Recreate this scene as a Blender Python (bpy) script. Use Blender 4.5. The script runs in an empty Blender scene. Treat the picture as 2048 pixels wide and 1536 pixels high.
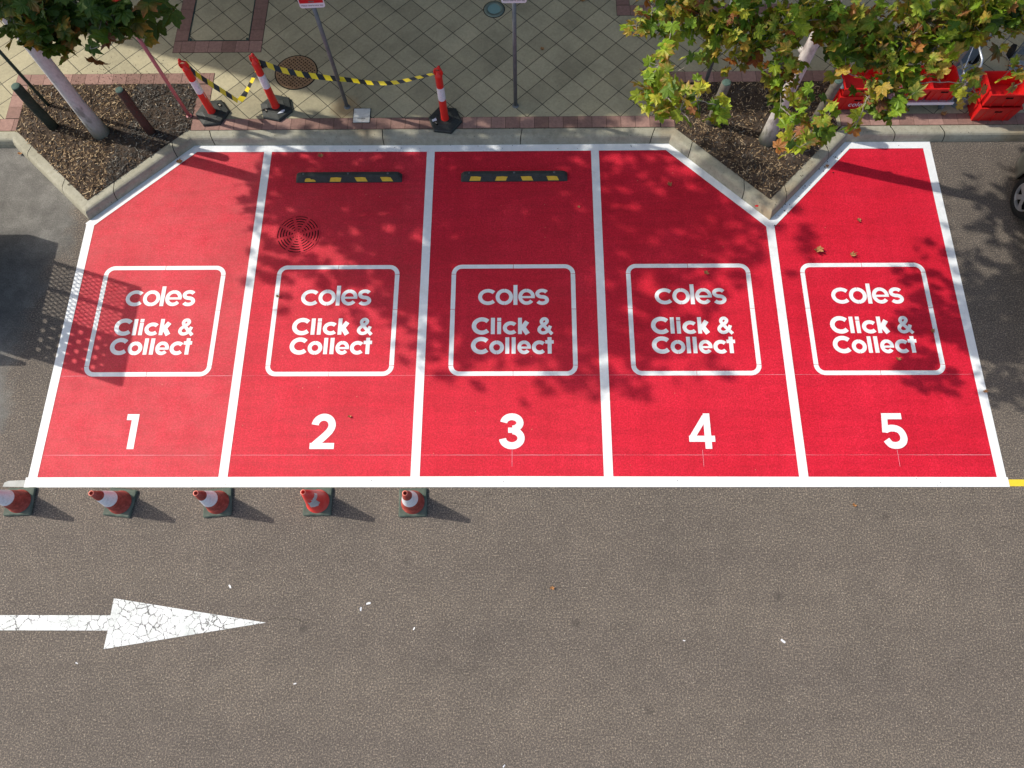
import bpy, bmesh, math, random
from mathutils import Vector, Matrix, noise
from math import sin, cos, pi, radians as R

S = bpy.context.scene
COL = S.collection

# ------------------------------------------------------------------ camera
F_PX, PITCH, ROLL, YAW = 1416.4, 1.23595316, -4.52424308e-02, 4.58543417e-02
CAM = Vector((6.651, -1.9447, 9.398))
MR = Matrix.Rotation(YAW, 3, 'Z') @ Matrix.Rotation(pi/2-PITCH, 3, 'X') @ Matrix.Rotation(ROLL, 3, 'Z')
cd = bpy.data.cameras.new('camera')
cam = bpy.data.objects.new('camera', cd)
COL.objects.link(cam)
cam.matrix_world = Matrix.Translation(CAM) @ MR.to_4x4()
cd.sensor_width = 36
cd.lens = F_PX/2048*36
cd.clip_start = 0.1
cd.clip_end = 500
S.camera = cam

# ------------------------------------------------------------------ world, sun
SUN_EL, SUN_AZ = R(42), R(162.2)
w = bpy.data.worlds.new('World')
S.world = w
w.use_nodes = True
nt = w.node_tree
bg = nt.nodes['Background']
sky = nt.nodes.new('ShaderNodeTexSky')
sky.sky_type = 'NISHITA'
sky.sun_disc = False
sky.sun_elevation = SUN_EL
sky.sun_rotation = math.atan2(cos(SUN_AZ), sin(SUN_AZ)) % (2*pi)
sky.air_density = 1.0
sky.dust_density = 3.0
sky.ozone_density = 0.4
nt.links.new(sky.outputs[0], bg.inputs[0])
bg.inputs[1].default_value = 0.145
sd = bpy.data.lights.new('sun', 'SUN')
sd.energy = 3.05
sd.angle = R(0.65)
sd.color = (1.0, 0.94, 0.84)
sun = bpy.data.objects.new('sun', sd)
COL.objects.link(sun)
sdir = Vector((cos(SUN_EL)*cos(SUN_AZ), cos(SUN_EL)*sin(SUN_AZ), sin(SUN_EL)))
sun.rotation_euler = sdir.to_track_quat('Z', 'Y').to_euler()
sun.location = (-10, 5, 12)
S.view_settings.view_transform = 'Standard'
S.view_settings.look = 'None'
S.view_settings.exposure = 0.45
S.view_settings.gamma = 1

# ------------------------------------------------------------------ helpers
def gp(px, py, z=0.0):
    """point of the world at height z seen at a spot of the photograph"""
    d = MR @ Vector(((px-1024)/F_PX, -(py-768)/F_PX, -1))
    t = (z-CAM.z)/d.z
    return CAM + d*t

def pr(p):
    v = MR.transposed() @ (Vector(p)-CAM)
    if v.z > -0.05:
        return (-9999, -9999)
    return (1024+F_PX*v.x/-v.z, 768-F_PX*v.y/-v.z)

def tag(o, label=None, cat=None, group=None, kind=None):
    if label: o['label'] = label
    if cat: o['category'] = cat
    if group: o['group'] = group
    if kind: o['kind'] = kind
    return o

def thing(name, label, cat, loc=(0, 0, 0), rz=0, group=None):
    o = bpy.data.objects.new(name, None)
    o.empty_display_size = 0.1
    COL.objects.link(o)
    o.location = loc
    o.rotation_euler = (0, 0, rz)
    return tag(o, label, cat, group)

def mesh_obj(name, verts, faces, mats, parent=None, fm=None, smooth=False, loc=None):
    me = bpy.data.meshes.new(name)
    me.from_pydata([tuple(v) for v in verts], [], faces)
    if not isinstance(mats, (list, tuple)):
        mats = [mats]
    for m in mats:
        me.materials.append(m)
    if fm:
        me.polygons.foreach_set('material_index', fm)
    if smooth:
        me.polygons.foreach_set('use_smooth', [True]*len(me.polygons))
    me.update()
    o = bpy.data.objects.new(name, me)
    COL.objects.link(o)
    if parent: o.parent = parent
    if loc: o.location = loc
    return o

class MB:
    """gathers pieces of ONE mesh"""
    def __init__(s):
        s.v = []; s.f = []; s.m = []
    def add(s, v, f, m=0):
        b = len(s.v)
        s.v += [tuple(x) for x in v]
        s.f += [tuple(i+b for i in q) for q in f]
        s.m += [m]*len(f)
        return s
    def box(s, c, d, m=0, rz=0, bev=0):
        x, y, z = d[0]/2, d[1]/2, d[2]/2
        b = min(bev, x*.9, y*.9, z*.9)
        if b > 0:
            # chamfered box: two stacked rings top and bottom
            rings = []
            for zz, ins in ((-z, b), (-z+b, 0), (z-b, 0), (z, b)):
                ring = []
                for sx, sy in ((-1, -1), (1, -1), (1, 1), (-1, 1)):
                    ax, ay = x-ins, y-ins
                    if (sx*sy) > 0:
                        ring += [(sx*ax, sy*(ay-b)), (sx*(ax-b), sy*ay)]
                    else:
                        ring += [(sx*(ax-b), sy*ay), (sx*ax, sy*(ay-b))]
                rings.append([(p[0], p[1], zz) for p in ring])
            vs = [p for r_ in rings for p in r_]
            fs = [tuple(range(7, -1, -1)), tuple(range(24, 32))]
            for k in range(3):
                for i in range(8):
                    j = (i+1) % 8
                    fs.append((k*8+i, k*8+j, k*8+8+j, k*8+8+i))
        else:
            vs = [(-x, -y, -z), (x, -y, -z), (x, y, -z), (-x, y, -z), (-x, -y, z), (x, -y, z), (x, y, z), (-x, y, z)]
            fs = [(3, 2, 1, 0), (4, 5, 6, 7), (0, 1, 5, 4), (1, 2, 6, 5), (2, 3, 7, 6), (3, 0, 4, 7)]
        cr, sr = cos(rz), sin(rz)
        vs = [(c[0]+p[0]*cr-p[1]*sr, c[1]+p[0]*sr+p[1]*cr, c[2]+p[2]) for p in vs]
        return s.add(vs, fs, m)
    def lathe(s, prof, n=24, c=(0, 0, 0), m=0, mf=None, cap=True):
        """prof = [(r,z)]"""
        vs = []
        for r, z in prof:
            for i in range(n):
                a = 2*pi*i/n
                vs.append((c[0]+r*cos(a), c[1]+r*sin(a), c[2]+z))
        b = len(s.v)
        s.v += vs
        for k in range(len(prof)-1):
            for i in range(n):
                j = (i+1) % n
                s.f.append((b+k*n+i, b+k*n+j, b+(k+1)*n+j, b+(k+1)*n+i))
                s.m.append(mf(k) if mf else m)
        if cap:
            s.f.append(tuple(b+i for i in range(n-1, -1, -1))); s.m.append(mf(0) if mf else m)
            kk = (len(prof)-1)*n
            s.f.append(tuple(b+kk+i for i in range(n))); s.m.append(mf(len(prof)-2) if mf else m)
        return s
    def tube(s, pts, rad, n=8, m=0):
        pts = [Vector(p) for p in pts]
        if not isinstance(rad, (list, tuple)):
            rad = [rad]*len(pts)
        b = len(s.v)
        up = None
        for i, p in enumerate(pts):
            t = (pts[min(i+1, len(pts)-1)]-pts[max(i-1, 0)]).normalized()
            if up is None:
                up = t.orthogonal().normalized()
            up = (up-t*up.dot(t))
            if up.length < 1e-5: up = t.orthogonal()
            up.normalize()
            sd_ = t.cross(up)
            for k in range(n):
                a = 2*pi*k/n
                s.v.append(tuple(p+(up*cos(a)+sd_*sin(a))*rad[i]))
        for i in range(len(pts)-1):
            for k in range(n):
                j = (k+1) % n
                s.f.append((b+i*n+k, b+i*n+j, b+(i+1)*n+j, b+(i+1)*n+k)); s.m.append(m)
        s.f.append(tuple(b+k for k in range(n-1, -1, -1))); s.m.append(m)
        s.f.append(tuple(b+(len(pts)-1)*n+k for k in range(n))); s.m.append(m)
        return s
    def build(s, name, mats, parent=None, smooth=False, loc=None):
        o = mesh_obj(name, s.v, s.f, mats, parent, s.m, smooth, loc)
        if smooth == 'auto':
            for p in o.data.polygons: p.use_smooth = len(p.vertices) == 4
        return o

def inside(x, y, poly):
    c = False
    n = len(poly)
    for i in range(n):
        x1, y1 = poly[i]; x2, y2 = poly[(i+1) % n]
        if (y1 > y) != (y2 > y) and x < (x2-x1)*(y-y1)/(y2-y1)+x1:
            c = not c
    return c

# ------------------------------------------------------------------ materials
def N(nt, t, **kw):
    n = nt.nodes.new(t)
    for k, v in kw.items():
        if k.startswith('i_'):
            n.inputs[int(k[2:])].default_value = v
        else:
            setattr(n, k, v)
    return n

def new_mat(name, col=(.5, .5, .5), rough=.6, spec=.5, metal=0.0):
    m = bpy.data.materials.new(name)
    m.use_nodes = True
    b = m.node_tree.nodes['Principled BSDF']
    b.inputs['Base Color'].default_value = (*col, 1)
    b.inputs['Roughness'].default_value = rough
    b.inputs['Specular IOR Level'].default_value = spec
    b.inputs['Metallic'].default_value = metal
    return m

def noise_node(nt, scale, detail=4, rough=.6, coord='Object', vec=None):
    n = N(nt, 'ShaderNodeTexNoise')
    n.inputs['Scale'].default_value = scale
    n.inputs['Detail'].default_value = detail
    n.inputs['Roughness'].default_value = rough
    if vec is None:
        tc = N(nt, 'ShaderNodeTexCoord')
        vec = tc.outputs[coord]
    nt.links.new(vec, n.inputs['Vector'])
    return n

def ramp(nt, src, stops):
    r = N(nt, 'ShaderNodeValToRGB')
    e = r.color_ramp.elements
    while len(e) < len(stops): e.new(.5)
    for i, (p, c) in enumerate(stops):
        e[i].position = p
        e[i].color = (*c, 1) if len(c) == 3 else c
    nt.links.new(src, r.inputs[0])
    return r

def mix(nt, a, b, fac, mode='MIX'):
    m = N(nt, 'ShaderNodeMix', data_type='RGBA', blend_type=mode)
    for sock, val in ((0, fac), (6, a), (7, b)):
        if hasattr(val, 'links') or isinstance(val, bpy.types.NodeSocket):
            nt.links.new(val, m.inputs[sock])
        elif isinstance(val, tuple):
            m.inputs[sock].default_value = (*val, 1)
        else:
            m.inputs[sock].default_value = val
    return m.outputs[2]

def bump(nt, h, strength=.3, dist=.01):
    b = N(nt, 'ShaderNodeBump')
    b.inputs['Strength'].default_value = strength
    b.inputs['Distance'].default_value = dist
    nt.links.new(h, b.inputs['Height'])
    nt.links.new(b.outputs[0], nt.nodes['Principled BSDF'].inputs['Normal'])
    return b

def vary(name, c1, c2, scale=6, rough=.6, spec=.5, metal=0, bscale=0, bstr=.3, bdist=.004, c3=None, fine=None):
    m = new_mat(name, c1, rough, spec, metal)
    nt = m.node_tree
    P = nt.nodes['Principled BSDF']
    n = noise_node(nt, scale, 6, .65)
    st = [(.34, c1), (.66, c2)] if c3 is None else [(.3, c1), (.52, c2), (.7, c3)]
    out = ramp(nt, n.outputs[0], st).outputs[0]
    if fine:
        n2 = noise_node(nt, fine[0], 2, .7)
        r2 = ramp(nt, n2.outputs[0], [(.3, (1-fine[1],)*3), (.7, (1+fine[1],)*3)])
        out = mix(nt, out, r2.outputs[0], 1.0, 'MULTIPLY')
    nt.links.new(out, P.inputs['Base Color'])
    if bscale:
        nb = noise_node(nt, bscale, 3, .6)
        bump(nt, nb.outputs[0], bstr, bdist)
    return m

# ---- asphalt
def asphalt_mat():
    m = new_mat('asphalt', rough=.85, spec=.3)
    nt = m.node_tree; L = nt.links; P = nt.nodes['Principled BSDF']
    tc = N(nt, 'ShaderNodeTexCoord'); v = tc.outputs['Object']
    big = noise_node(nt, .55, 7, .65, vec=v)
    base = ramp(nt, big.outputs[0], [(.3, (.118, .102, .087)), (.5, (.130, .112, .095)), (.7, (.142, .122, .103))]).outputs[0]
    med = noise_node(nt, 4, 6, .7, vec=v)
    base = mix(nt, base, ramp(nt, med.outputs[0], [(.25, (.86,)*3), (.75, (1.14,)*3)]).outputs[0], 1.0, 'MULTIPLY')
    # aggregate
    fine = noise_node(nt, 50, 4, .85, vec=v)
    base = mix(nt, base, ramp(nt, fine.outputs[0], [(.32, (.32, .32, .33)), (.47, (.78,)*3), (.56, (1.26, 1.22, 1.17)), (.64, (3.1, 2.95, 2.6))]).outputs[0], 1.0, 'MULTIPLY')
    vo = N(nt, 'ShaderNodeTexVoronoi'); vo.inputs['Scale'].default_value = 30
    L.new(v, vo.inputs['Vector'])
    sp = ramp(nt, vo.outputs['Distance'], [(.10, (1, 1, 1)), (.22, (0, 0, 0))])
    pick = N(nt, 'ShaderNodeSeparateColor'); L.new(vo.outputs['Color'], pick.inputs[0])
    pk = ramp(nt, pick.outputs[0], [(.88, (0, 0, 0)), (.93, (1, 1, 1))])
    f = mix(nt, sp.outputs[0], pk.outputs[0], 1.0, 'MULTIPLY')
    base = mix(nt, base, (.42, .38, .31), f)
    st_ = noise_node(nt, 1.7, 8, .75, vec=v)
    base = mix(nt, base, ramp(nt, st_.outputs[0], [(.3, (.93, .93, .94)), (.5, (1,)*3), (.72, (1.07, 1.06, 1.05))]).outputs[0], 1.0, 'MULTIPLY')
    mpt = N(nt, 'ShaderNodeMapping'); mpt.inputs['Scale'].default_value = (.12, 1.5, 1); L.new(v, mpt.inputs[0])
    tw = noise_node(nt, 1.0, 4, .6, vec=mpt.outputs[0])
    base = mix(nt, base, ramp(nt, tw.outputs[0], [(.35, (.94, .94, .95)), (.65, (1.06, 1.06, 1.05))]).outputs[0], 1.0, 'MULTIPLY')
    # dark gum / oil spots
    v2 = N(nt, 'ShaderNodeTexVoronoi'); v2.inputs['Scale'].default_value = 1.15
    wob = mix(nt, v, noise_node(nt, 9, 3, .6, vec=v).outputs[1], .04)
    L.new(wob, v2.inputs['Vector'])
    sp2 = ramp(nt, v2.outputs['Distance'], [(.0, (1, 1, 1)), (.045, (.5, .5, .5)), (.085, (0, 0, 0))])
    pk2 = N(nt, 'ShaderNodeSeparateColor'); L.new(v2.outputs['Color'], pk2.inputs[0])
    pk2r = ramp(nt, pk2.outputs[1], [(.25, (0, 0, 0)), (.35, (.85,)*3)])
    base = mix(nt, base, (.05, .043, .038), mix(nt, sp2.outputs[0], pk2r.outputs[0], 1.0, 'MULTIPLY'))
    # old grey patch to the left of bay 1
    sep = N(nt, 'ShaderNodeSeparateXYZ'); L.new(v, sep.inputs[0])
    wn = noise_node(nt, 1.6, 4, .6, vec=v)
    a1 = N(nt, 'ShaderNodeMath', operation='MULTIPLY_ADD'); L.new(wn.outputs[0], a1.inputs[0]); a1.inputs[1].default_value = 1.1
    L.new(sep.outputs[0], a1.inputs[2])
    # y dependence: boundary slides right towards the kerb
    my = N(nt, 'ShaderNodeMapRange'); L.new(sep.outputs[1], my.inputs[0])
    my.inputs[1].default_value = 2.6; my.inputs[2].default_value = 4.4; my.inputs[3].default_value = 0; my.inputs[4].default_value = -.55
    a2 = N(nt, 'ShaderNodeMath', operation='ADD'); L.new(a1.outputs[0], a2.inputs[0]); L.new(my.outputs[0], a2.inputs[1])
    mr = N(nt, 'ShaderNodeMapRange'); L.new(a2.outputs[0], mr.inputs[0])
    mr.inputs[1].default_value = -.22; mr.inputs[2].default_value = .02; mr.inputs[3].default_value = 1; mr.inputs[4].default_value = 0
    my2 = N(nt, 'ShaderNodeMapRange'); L.new(sep.outputs[1], my2.inputs[0])
    my2.inputs[1].default_value = -.9; my2.inputs[2].default_value = .4; my2.inputs[3].default_value = 0; my2.inputs[4].default_value = 1
    mm = N(nt, 'ShaderNodeMath', operation='MULTIPLY'); L.new(mr.outputs[0], mm.inputs[0]); L.new(my2.outputs[0], mm.inputs[1])
    gn = noise_node(nt, 2.2, 8, .7, vec=v)
    grey = ramp(nt, gn.outputs[0], [(.3, (.085, .082, .074)), (.5, (.135, .130, .118)), (.72, (.21, .205, .185))]).outputs[0]
    grey = mix(nt, grey, ramp(nt, fine.outputs[0], [(.32, (.6,)*3), (.66, (1.5,)*3)]).outputs[0], 1.0, 'MULTIPLY')
    base = mix(nt, base, grey, mm.outputs[0])
    L.new(base, P.inputs['Base Color'])
    bump(nt, fine.outputs[0], .55, .012)
    return m

# ---- painted red coat
def red_mat(name, dust_sheen):
    m = new_mat(name, rough=.66, spec=.28)
    nt = m.node_tree; L = nt.links; P = nt.nodes['Principled BSDF']
    tc = N(nt, 'ShaderNodeTexCoord'); v = tc.outputs['Object']
    n1 = noise_node(nt, 1.1, 6, .6, vec=v)
    c = ramp(nt, n1.outputs[0], [(.25, (.50, .005, .019)), (.5, (.56, .007, .025)), (.75, (.61, .011, .032))]).outputs[0]
    mp = N(nt, 'ShaderNodeMapping'); mp.inputs['Scale'].default_value = (7, .5, 1); L.new(v, mp.inputs[0])
    st = noise_node(nt, 1.0, 4, .6, vec=mp.outputs[0])
    mp2 = N(nt, 'ShaderNodeMapping'); mp2.inputs['Scale'].default_value = (.6, 4.2, 1); L.new(v, mp2.inputs[0])
    c = mix(nt, c, ramp(nt, st.outputs[0], [(.35, (.93,)*3), (.7, (1.05, 1.1, 1.1))]).outputs[0], 1.0, 'MULTIPLY')
    lap = noise_node(nt, 1.0, 3, .5, vec=mp2.outputs[0])
    c = mix(nt, c, ramp(nt, lap.outputs[0], [(.42, (.94,)*3), (.46, (1.03,)*3), (.56, (1.03,)*3), (.6, (.96,)*3)]).outputs[0], 1.0, 'MULTIPLY')
    fine = noise_node(nt, 46, 4, .85, vec=v)
    c = mix(nt, c, ramp(nt, fine.outputs[0], [(.32, (.62,)*3), (.5, (1,)*3), (.66, (1.28, 2.2+6*dust_sheen, 2.0+4*dust_sheen))]).outputs[0], 1.0, 'MULTIPLY')
    if dust_sheen:
        dn = noise_node(nt, 2.3, 6, .7, vec=v)
        c = mix(nt, c, (.62, .22, .20), ramp(nt, dn.outputs[0], [(.3, (dust_sheen*.35,)*3), (.7, (dust_sheen,)*3)]).outputs[0])  # pink veil: some dust, and the sun's sheen painted in
    # tiny pale grit
    vo = N(nt, 'ShaderNodeTexVoronoi'); vo.inputs['Scale'].default_value = 9; L.new(v, vo.inputs['Vector'])
    sp = ramp(nt, vo.outputs['Distance'], [(.03, (1, 1, 1)), (.07, (0, 0, 0))])
    pk = N(nt, 'ShaderNodeSeparateColor'); L.new(vo.outputs['Color'], pk.inputs[0])
    pkr = ramp(nt, pk.outputs[0], [(.9, (0, 0, 0)), (.93, (.8,)*3)])
    c = mix(nt, c, (.6, .35, .2), mix(nt, sp.outputs[0], pkr.outputs[0], 1.0, 'MULTIPLY'))
    L.new(c, P.inputs['Base Color'])
    bump(nt, fine.outputs[0], .5, .010)
    return m

def tile_mat():
    m = new_mat('beige_paving', rough=.8, spec=.3)
    nt = m.node_tree; L = nt.links; P = nt.nodes['Principled BSDF']
    tc = N(nt, 'ShaderNodeTexCoord'); v = tc.outputs['Object']
    wob = mix(nt, v, noise_node(nt, 3, 3, .6, vec=v).outputs[1], .006)
    b = N(nt, 'ShaderNodeTexBrick'); b.offset = 0; b.squash = 1
    L.new(wob, b.inputs['Vector'])
    b.inputs['Color1'].default_value = (.35, .315, .205, 1)
    b.inputs['Color2'].default_value = (.45, .405, .265, 1)
    b.inputs['Mortar'].default_value = (.055, .05, .035, 1)
    b.inputs['Scale'].default_value = 1
    b.inputs['Mortar Size'].default_value = .0062
    b.inputs['Mortar Smooth'].default_value = .25
    b.inputs['Bias'].default_value = 0
    b.inputs['Brick Width'].default_value = .3465
    b.inputs['Row Height'].default_value = .3465
    c = b.outputs[0]
    n = noise_node(nt, 1.3, 7, .65, vec=v)
    c = mix(nt, c, ramp(nt, n.outputs[0], [(.3, (.72, .73, .73)), (.5, (.98,)*3), (.7, (1.14, 1.13, 1.1))]).outputs[0], 1.0, 'MULTIPLY')
    n2 = noise_node(nt, 22, 5, .75, vec=v)
    c = mix(nt, c, ramp(nt, n2.outputs[0], [(.3, (.85,)*3), (.7, (1.12,)*3)]).outputs[0], 1.0, 'MULTIPLY')
    # small dark dirt specks
    n3 = noise_node(nt, 34, 2, .5, vec=v)
    c = mix(nt, c, (.10, .085, .06), ramp(nt, n3.outputs[0], [(.70, (0, 0, 0)), (.76, (.7,)*3)]).outputs[0])
    # rust stain round the foot of the sign post
    geo = N(nt, 'ShaderNodeNewGeometry')
    vm = N(nt, 'ShaderNodeVectorMath', operation='DISTANCE'); L.new(geo.outputs['Position'], vm.inputs[0]); vm.inputs[1].default_value = (3.82, 5.97, .15)
    ad = N(nt, 'ShaderNodeMath', operation='MULTIPLY_ADD'); L.new(n2.outputs[0], ad.inputs[0]); ad.inputs[1].default_value = .25; L.new(vm.outputs['Value'], ad.inputs[2])
    c = mix(nt, c, (.48, .31, .14), ramp(nt, ad.outputs[0], [(.2, (.7,)*3), (.40, (0, 0, 0))]).outputs[0])
    L.new(c, P.inputs['Base Color'])
    sub = N(nt, 'ShaderNodeMath', operation='SUBTRACT'); sub.inputs[0].default_value = 1; L.new(b.outputs['Fac'], sub.inputs[1])
    ad2 = N(nt, 'ShaderNodeMath', operation='MULTIPLY_ADD'); L.new(n2.outputs[0], ad2.inputs[0]); ad2.inputs[1].default_value = .15; L.new(sub.outputs[0], ad2.inputs[2])
    bump(nt, ad2.outputs[0], .6, .006)
    return m

def island_mat(name, stops, rough=.8, nscale=20, spec=.3):
    m = new_mat(name, rough=rough, spec=spec)
    nt = m.node_tree; P = nt.nodes['Principled BSDF']
    g = N(nt, 'ShaderNodeNewGeometry')
    c = ramp(nt, g.outputs['Random Per Island'], stops).outputs[0]
    n = noise_node(nt, nscale, 5, .7)
    c = mix(nt, c, ramp(nt, n.outputs[0], [(.3, (.8,)*3), (.7, (1.18,)*3)]).outputs[0], 1.0, 'MULTIPLY')
    nt.links.new(c, P.inputs['Base Color'])
    bump(nt, n.outputs[0], .3, .004)
    return m

def concrete_mat():
    m = new_mat('kerb_concrete', rough=.85, spec=.3)
    nt = m.node_tree; P = nt.nodes['Principled BSDF']
    n = noise_node(nt, 1.4, 8, .7)
    c = ramp(nt, n.outputs[0], [(.3, (.27, .255, .19)), (.5, (.35, .335, .26)), (.7, (.41, .395, .32))]).outputs[0]
    n2 = noise_node(nt, 14, 6, .75)
    c = mix(nt, c, ramp(nt, n2.outputs[0], [(.3, (.82, .82, .80)), (.7, (1.12,)*3)]).outputs[0], 1.0, 'MULTIPLY')
    n4 = noise_node(nt, .8, 3, .5)
    c = mix(nt, c, (.36, .24, .12), ramp(nt, n4.outputs[0], [(.58, (0, 0, 0)), (.72, (.55,)*3)]).outputs[0])
    n3 = noise_node(nt, 45, 2, .5)
    c = mix(nt, c, (.08, .075, .06), ramp(nt, n3.outputs[0], [(.67, (0, 0, 0)), (.73, (.8,)*3)]).outputs[0])
    n5 = noise_node(nt, 3.1, 7, .75)
    c = mix(nt, c, (.15, .135, .10), ramp(nt, n5.outputs[0], [(.58, (0, 0, 0)), (.76, (.5,)*3)]).outputs[0])
    nt.links.new(c, P.inputs['Base Color'])
    bump(nt, n2.outputs[0], .5, .008)
    return m

def line_paint_mat(name='white_line_paint', cracked=False):
    m = new_mat(name, (.82, .84, .84), .55, .5)
    nt = m.node_tree; L = nt.links; P = nt.nodes['Principled BSDF']
    tc = N(nt, 'ShaderNodeTexCoord'); v = tc.outputs['Object']
    n = noise_node(nt, 5, 5, .7, vec=v)
    c = ramp(nt, n.outputs[0], [(.3, (.74, .77, .77)), (.7, (.84, .86, .86))]).outputs[0]
    fine = noise_node(nt, 60, 3, .8, vec=v)
    c = mix(nt, c, ramp(nt, fine.outputs[0], [(.25, (.90,)*3), (.6, (1,)*3)]).outputs[0], 1.0, 'MULTIPLY')
    dn = noise_node(nt, 1.9, 7, .75, vec=v)
    c = mix(nt, c, (.50, .50, .47), ramp(nt, dn.outputs[0], [(.55, (0, 0, 0)), (.75, (.55,)*3)]).outputs[0])
    if cracked:
        wob = mix(nt, v, noise_node(nt, 7, 5, .7, vec=v).outputs[1], .11)
        vo = N(nt, 'ShaderNodeTexVoronoi', feature='DISTANCE_TO_EDGE'); vo.inputs['Scale'].default_value = 10.5
        L.new(wob, vo.inputs['Vector'])
        vn = noise_node(nt, 4.0, 4, .6, vec=v)
        wd = N(nt, 'ShaderNodeMath', operation='MULTIPLY_ADD'); L.new(vn.outputs[0], wd.inputs[0]); wd.inputs[1].default_value = -.17
        wo = N(nt, 'ShaderNodeMath', operation='ADD'); L.new(vo.outputs[0], wo.inputs[0]); wo.inputs[1].default_value = .063; L.new(wo.outputs[0], wd.inputs[2])
        cr = ramp(nt, wd.outputs[0], [(0.0, (1, 1, 1)), (.008, (0, 0, 0))])
        wd.use_clamp = False
        c = mix(nt, c, (.12, .12, .12), cr.outputs[0])
        vo2 = N(nt, 'ShaderNodeTexVoronoi', feature='DISTANCE_TO_EDGE'); vo2.inputs['Scale'].default_value = 15
        L.new(wob, vo2.inputs['Vector'])
        c = mix(nt, c, (.45, .47, .46), ramp(nt, vo2.outputs[0], [(.0, (.6,)*3), (.035, (0, 0, 0))]).outputs[0])
        g = noise_node(nt, 2.6, 6, .7, vec=v)
        c = mix(nt, c, ramp(nt, g.outputs[0], [(.35, (.70, .72, .70)), (.6, (.93,)*3)]).outputs[0], 1.0, 'MULTIPLY')
    L.new(c, P.inputs['Base Color'])
    bump(nt, fine.outputs[0], .4, .008)
    return m

def leaf_mat(name):
    m = new_mat(name, rough=.5, spec=.35)
    nt = m.node_tree; L = nt.links; P = nt.nodes['Principled BSDF']
    at = N(nt, 'ShaderNodeAttribute', attribute_name='leafcol')
    n = noise_node(nt, 45, 3, .6)
    c = mix(nt, at.outputs['Color'], ramp(nt, n.outputs[0], [(.3, (.75, .78, .7)), (.7, (1.25, 1.2, 1.1))]).outputs[0], 1.0, 'MULTIPLY')
    L.new(c, P.inputs['Base Color'])
    tr = N(nt, 'ShaderNodeBsdfTranslucent')
    L.new(mix(nt, c, (1.25, 1.2, .7), 1.0, 'MULTIPLY'), tr.inputs[0])
    mx = N(nt, 'ShaderNodeMixShader'); mx.inputs[0].default_value = .38
    L.new(P.outputs[0], mx.inputs[1]); L.new(tr.outputs[0], mx.inputs[2])
    L.new(mx.outputs[0], nt.nodes['Material Output'].inputs[0])
    return m

def bark_mat(name, c1, c2, c3):
    m = new_mat(name, rough=.85, spec=.25)
    nt = m.node_tree; L = nt.links; P = nt.nodes['Principled BSDF']
    tc = N(nt, 'ShaderNodeTexCoord'); v = tc.outputs['Object']
    mp = N(nt, 'ShaderNodeMapping'); mp.inputs['Scale'].default_value = (1, 1, .45); L.new(v, mp.inputs[0])
    n = noise_node(nt, 5, 5, .6, vec=mp.outputs[0])
    c = ramp(nt, n.outputs[0], [(.38, c1), (.46, c2), (.58, c2), (.66, c3)]).outputs[0]
    n2 = noise_node(nt, 30, 4, .7, vec=mp.outputs[0])
    c = mix(nt, c, ramp(nt, n2.outputs[0], [(.3, (.82,)*3), (.7, (1.12,)*3)]).outputs[0], 1.0, 'MULTIPLY')
    # greener, darker bark near the foot
    sep = N(nt, 'ShaderNodeSeparateXYZ'); L.new(v, sep.inputs[0])
    ad = N(nt, 'ShaderNodeMath', operation='MULTIPLY_ADD'); L.new(n.outputs[0], ad.inputs[0]); ad.inputs[1].default_value = .6; L.new(sep.outputs[2], ad.inputs[2])
    c = mix(nt, c, (.20, .21, .15), ramp(nt, ad.outputs[0], [(.3, (.85,)*3), (.85, (0, 0, 0))]).outputs[0])
    L.new(c, P.inputs['Base Color'])
    bump(nt, n2.outputs[0], .5, .012)
    return m

ASPH = asphalt_mat()
REDS = [red_mat('red_coat_dusty', .24), red_mat('red_coat_worn', .09), red_mat('red_coat', .03), red_mat('red_coat_fresh', .01), red_mat('red_coat_new', 0)]  # paler towards the left bays: dust plus sun sheen put into the colour
WHITE = line_paint_mat()
CRACKW = line_paint_mat('cracked_white_paint', True)
TILE = tile_mat()
BRICK = island_mat('red_pavers', [(0, (.215, .125, .100)), (.5, (.27, .158, .128)), (1, (.34, .205, .168))])
KERB = concrete_mat()
GROOVE = new_mat('joint_dark', (.03, .028, .022), .95, .1)
SOIL = vary('soil', (.035, .026, .019), (.075, .056, .042), 9, .95, .1, bscale=40, bstr=.9, bdist=.03, c3=(.12, .095, .075))
CHIP = island_mat('bark_chips', [(0, (.045, .028, .018)), (.4, (.10, .062, .036)), (.65, (.19, .125, .07)), (.85, (.38, .27, .15)), (1, (.56, .43, .27))], .9, 30)
CHIPG = island_mat('grey_chips', [(0, (.035, .032, .028)), (.6, (.075, .068, .060)), (.88, (.14, .13, .112)), (1, (.32, .29, .24))], .9, 30)
YELP = vary('yellow_paint', (.75, .52, .02), (.82, .60, .04), 8, .6)
RUBBER = vary('black_rubber', (.018, .022, .020), (.034, .040, .036), 10, .6, .5, fine=(60, .3), bscale=50, bstr=.2)
RUBBER2 = vary('dusty_green_rubber', (.035, .055, .042), (.075, .10, .078), 9, .75, .4, c3=(.12, .14, .11), bscale=30, bstr=.3)
YSTICK = vary('yellow_reflective', (.62, .40, .02), (.75, .48, .03), 15, .45)
ORANGE = vary('red_plastic', (.68, .018, .012), (.74, .03, .018), 8, .38, .5)
BAND = vary('white_reflective', (.60, .62, .66), (.80, .80, .84), 16, .4, .5, c3=(.68, .67, .66), fine=(40, .08))
CONE_D = vary('dirty_cone_red', (.17, .028, .020), (.33, .050, .035), 13, .65, .4, c3=(.44, .10, .075), fine=(50, .15))  # dirt, plus the cones' shaded side put into the dark red
CONE_B = vary('bright_cone_red', (.62, .025, .022), (.70, .05, .04), 7, .5, .5, c3=(.66, .10, .08))
CONE_R = new_mat('cone_rim', (.80, .22, .16), .5)
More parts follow.
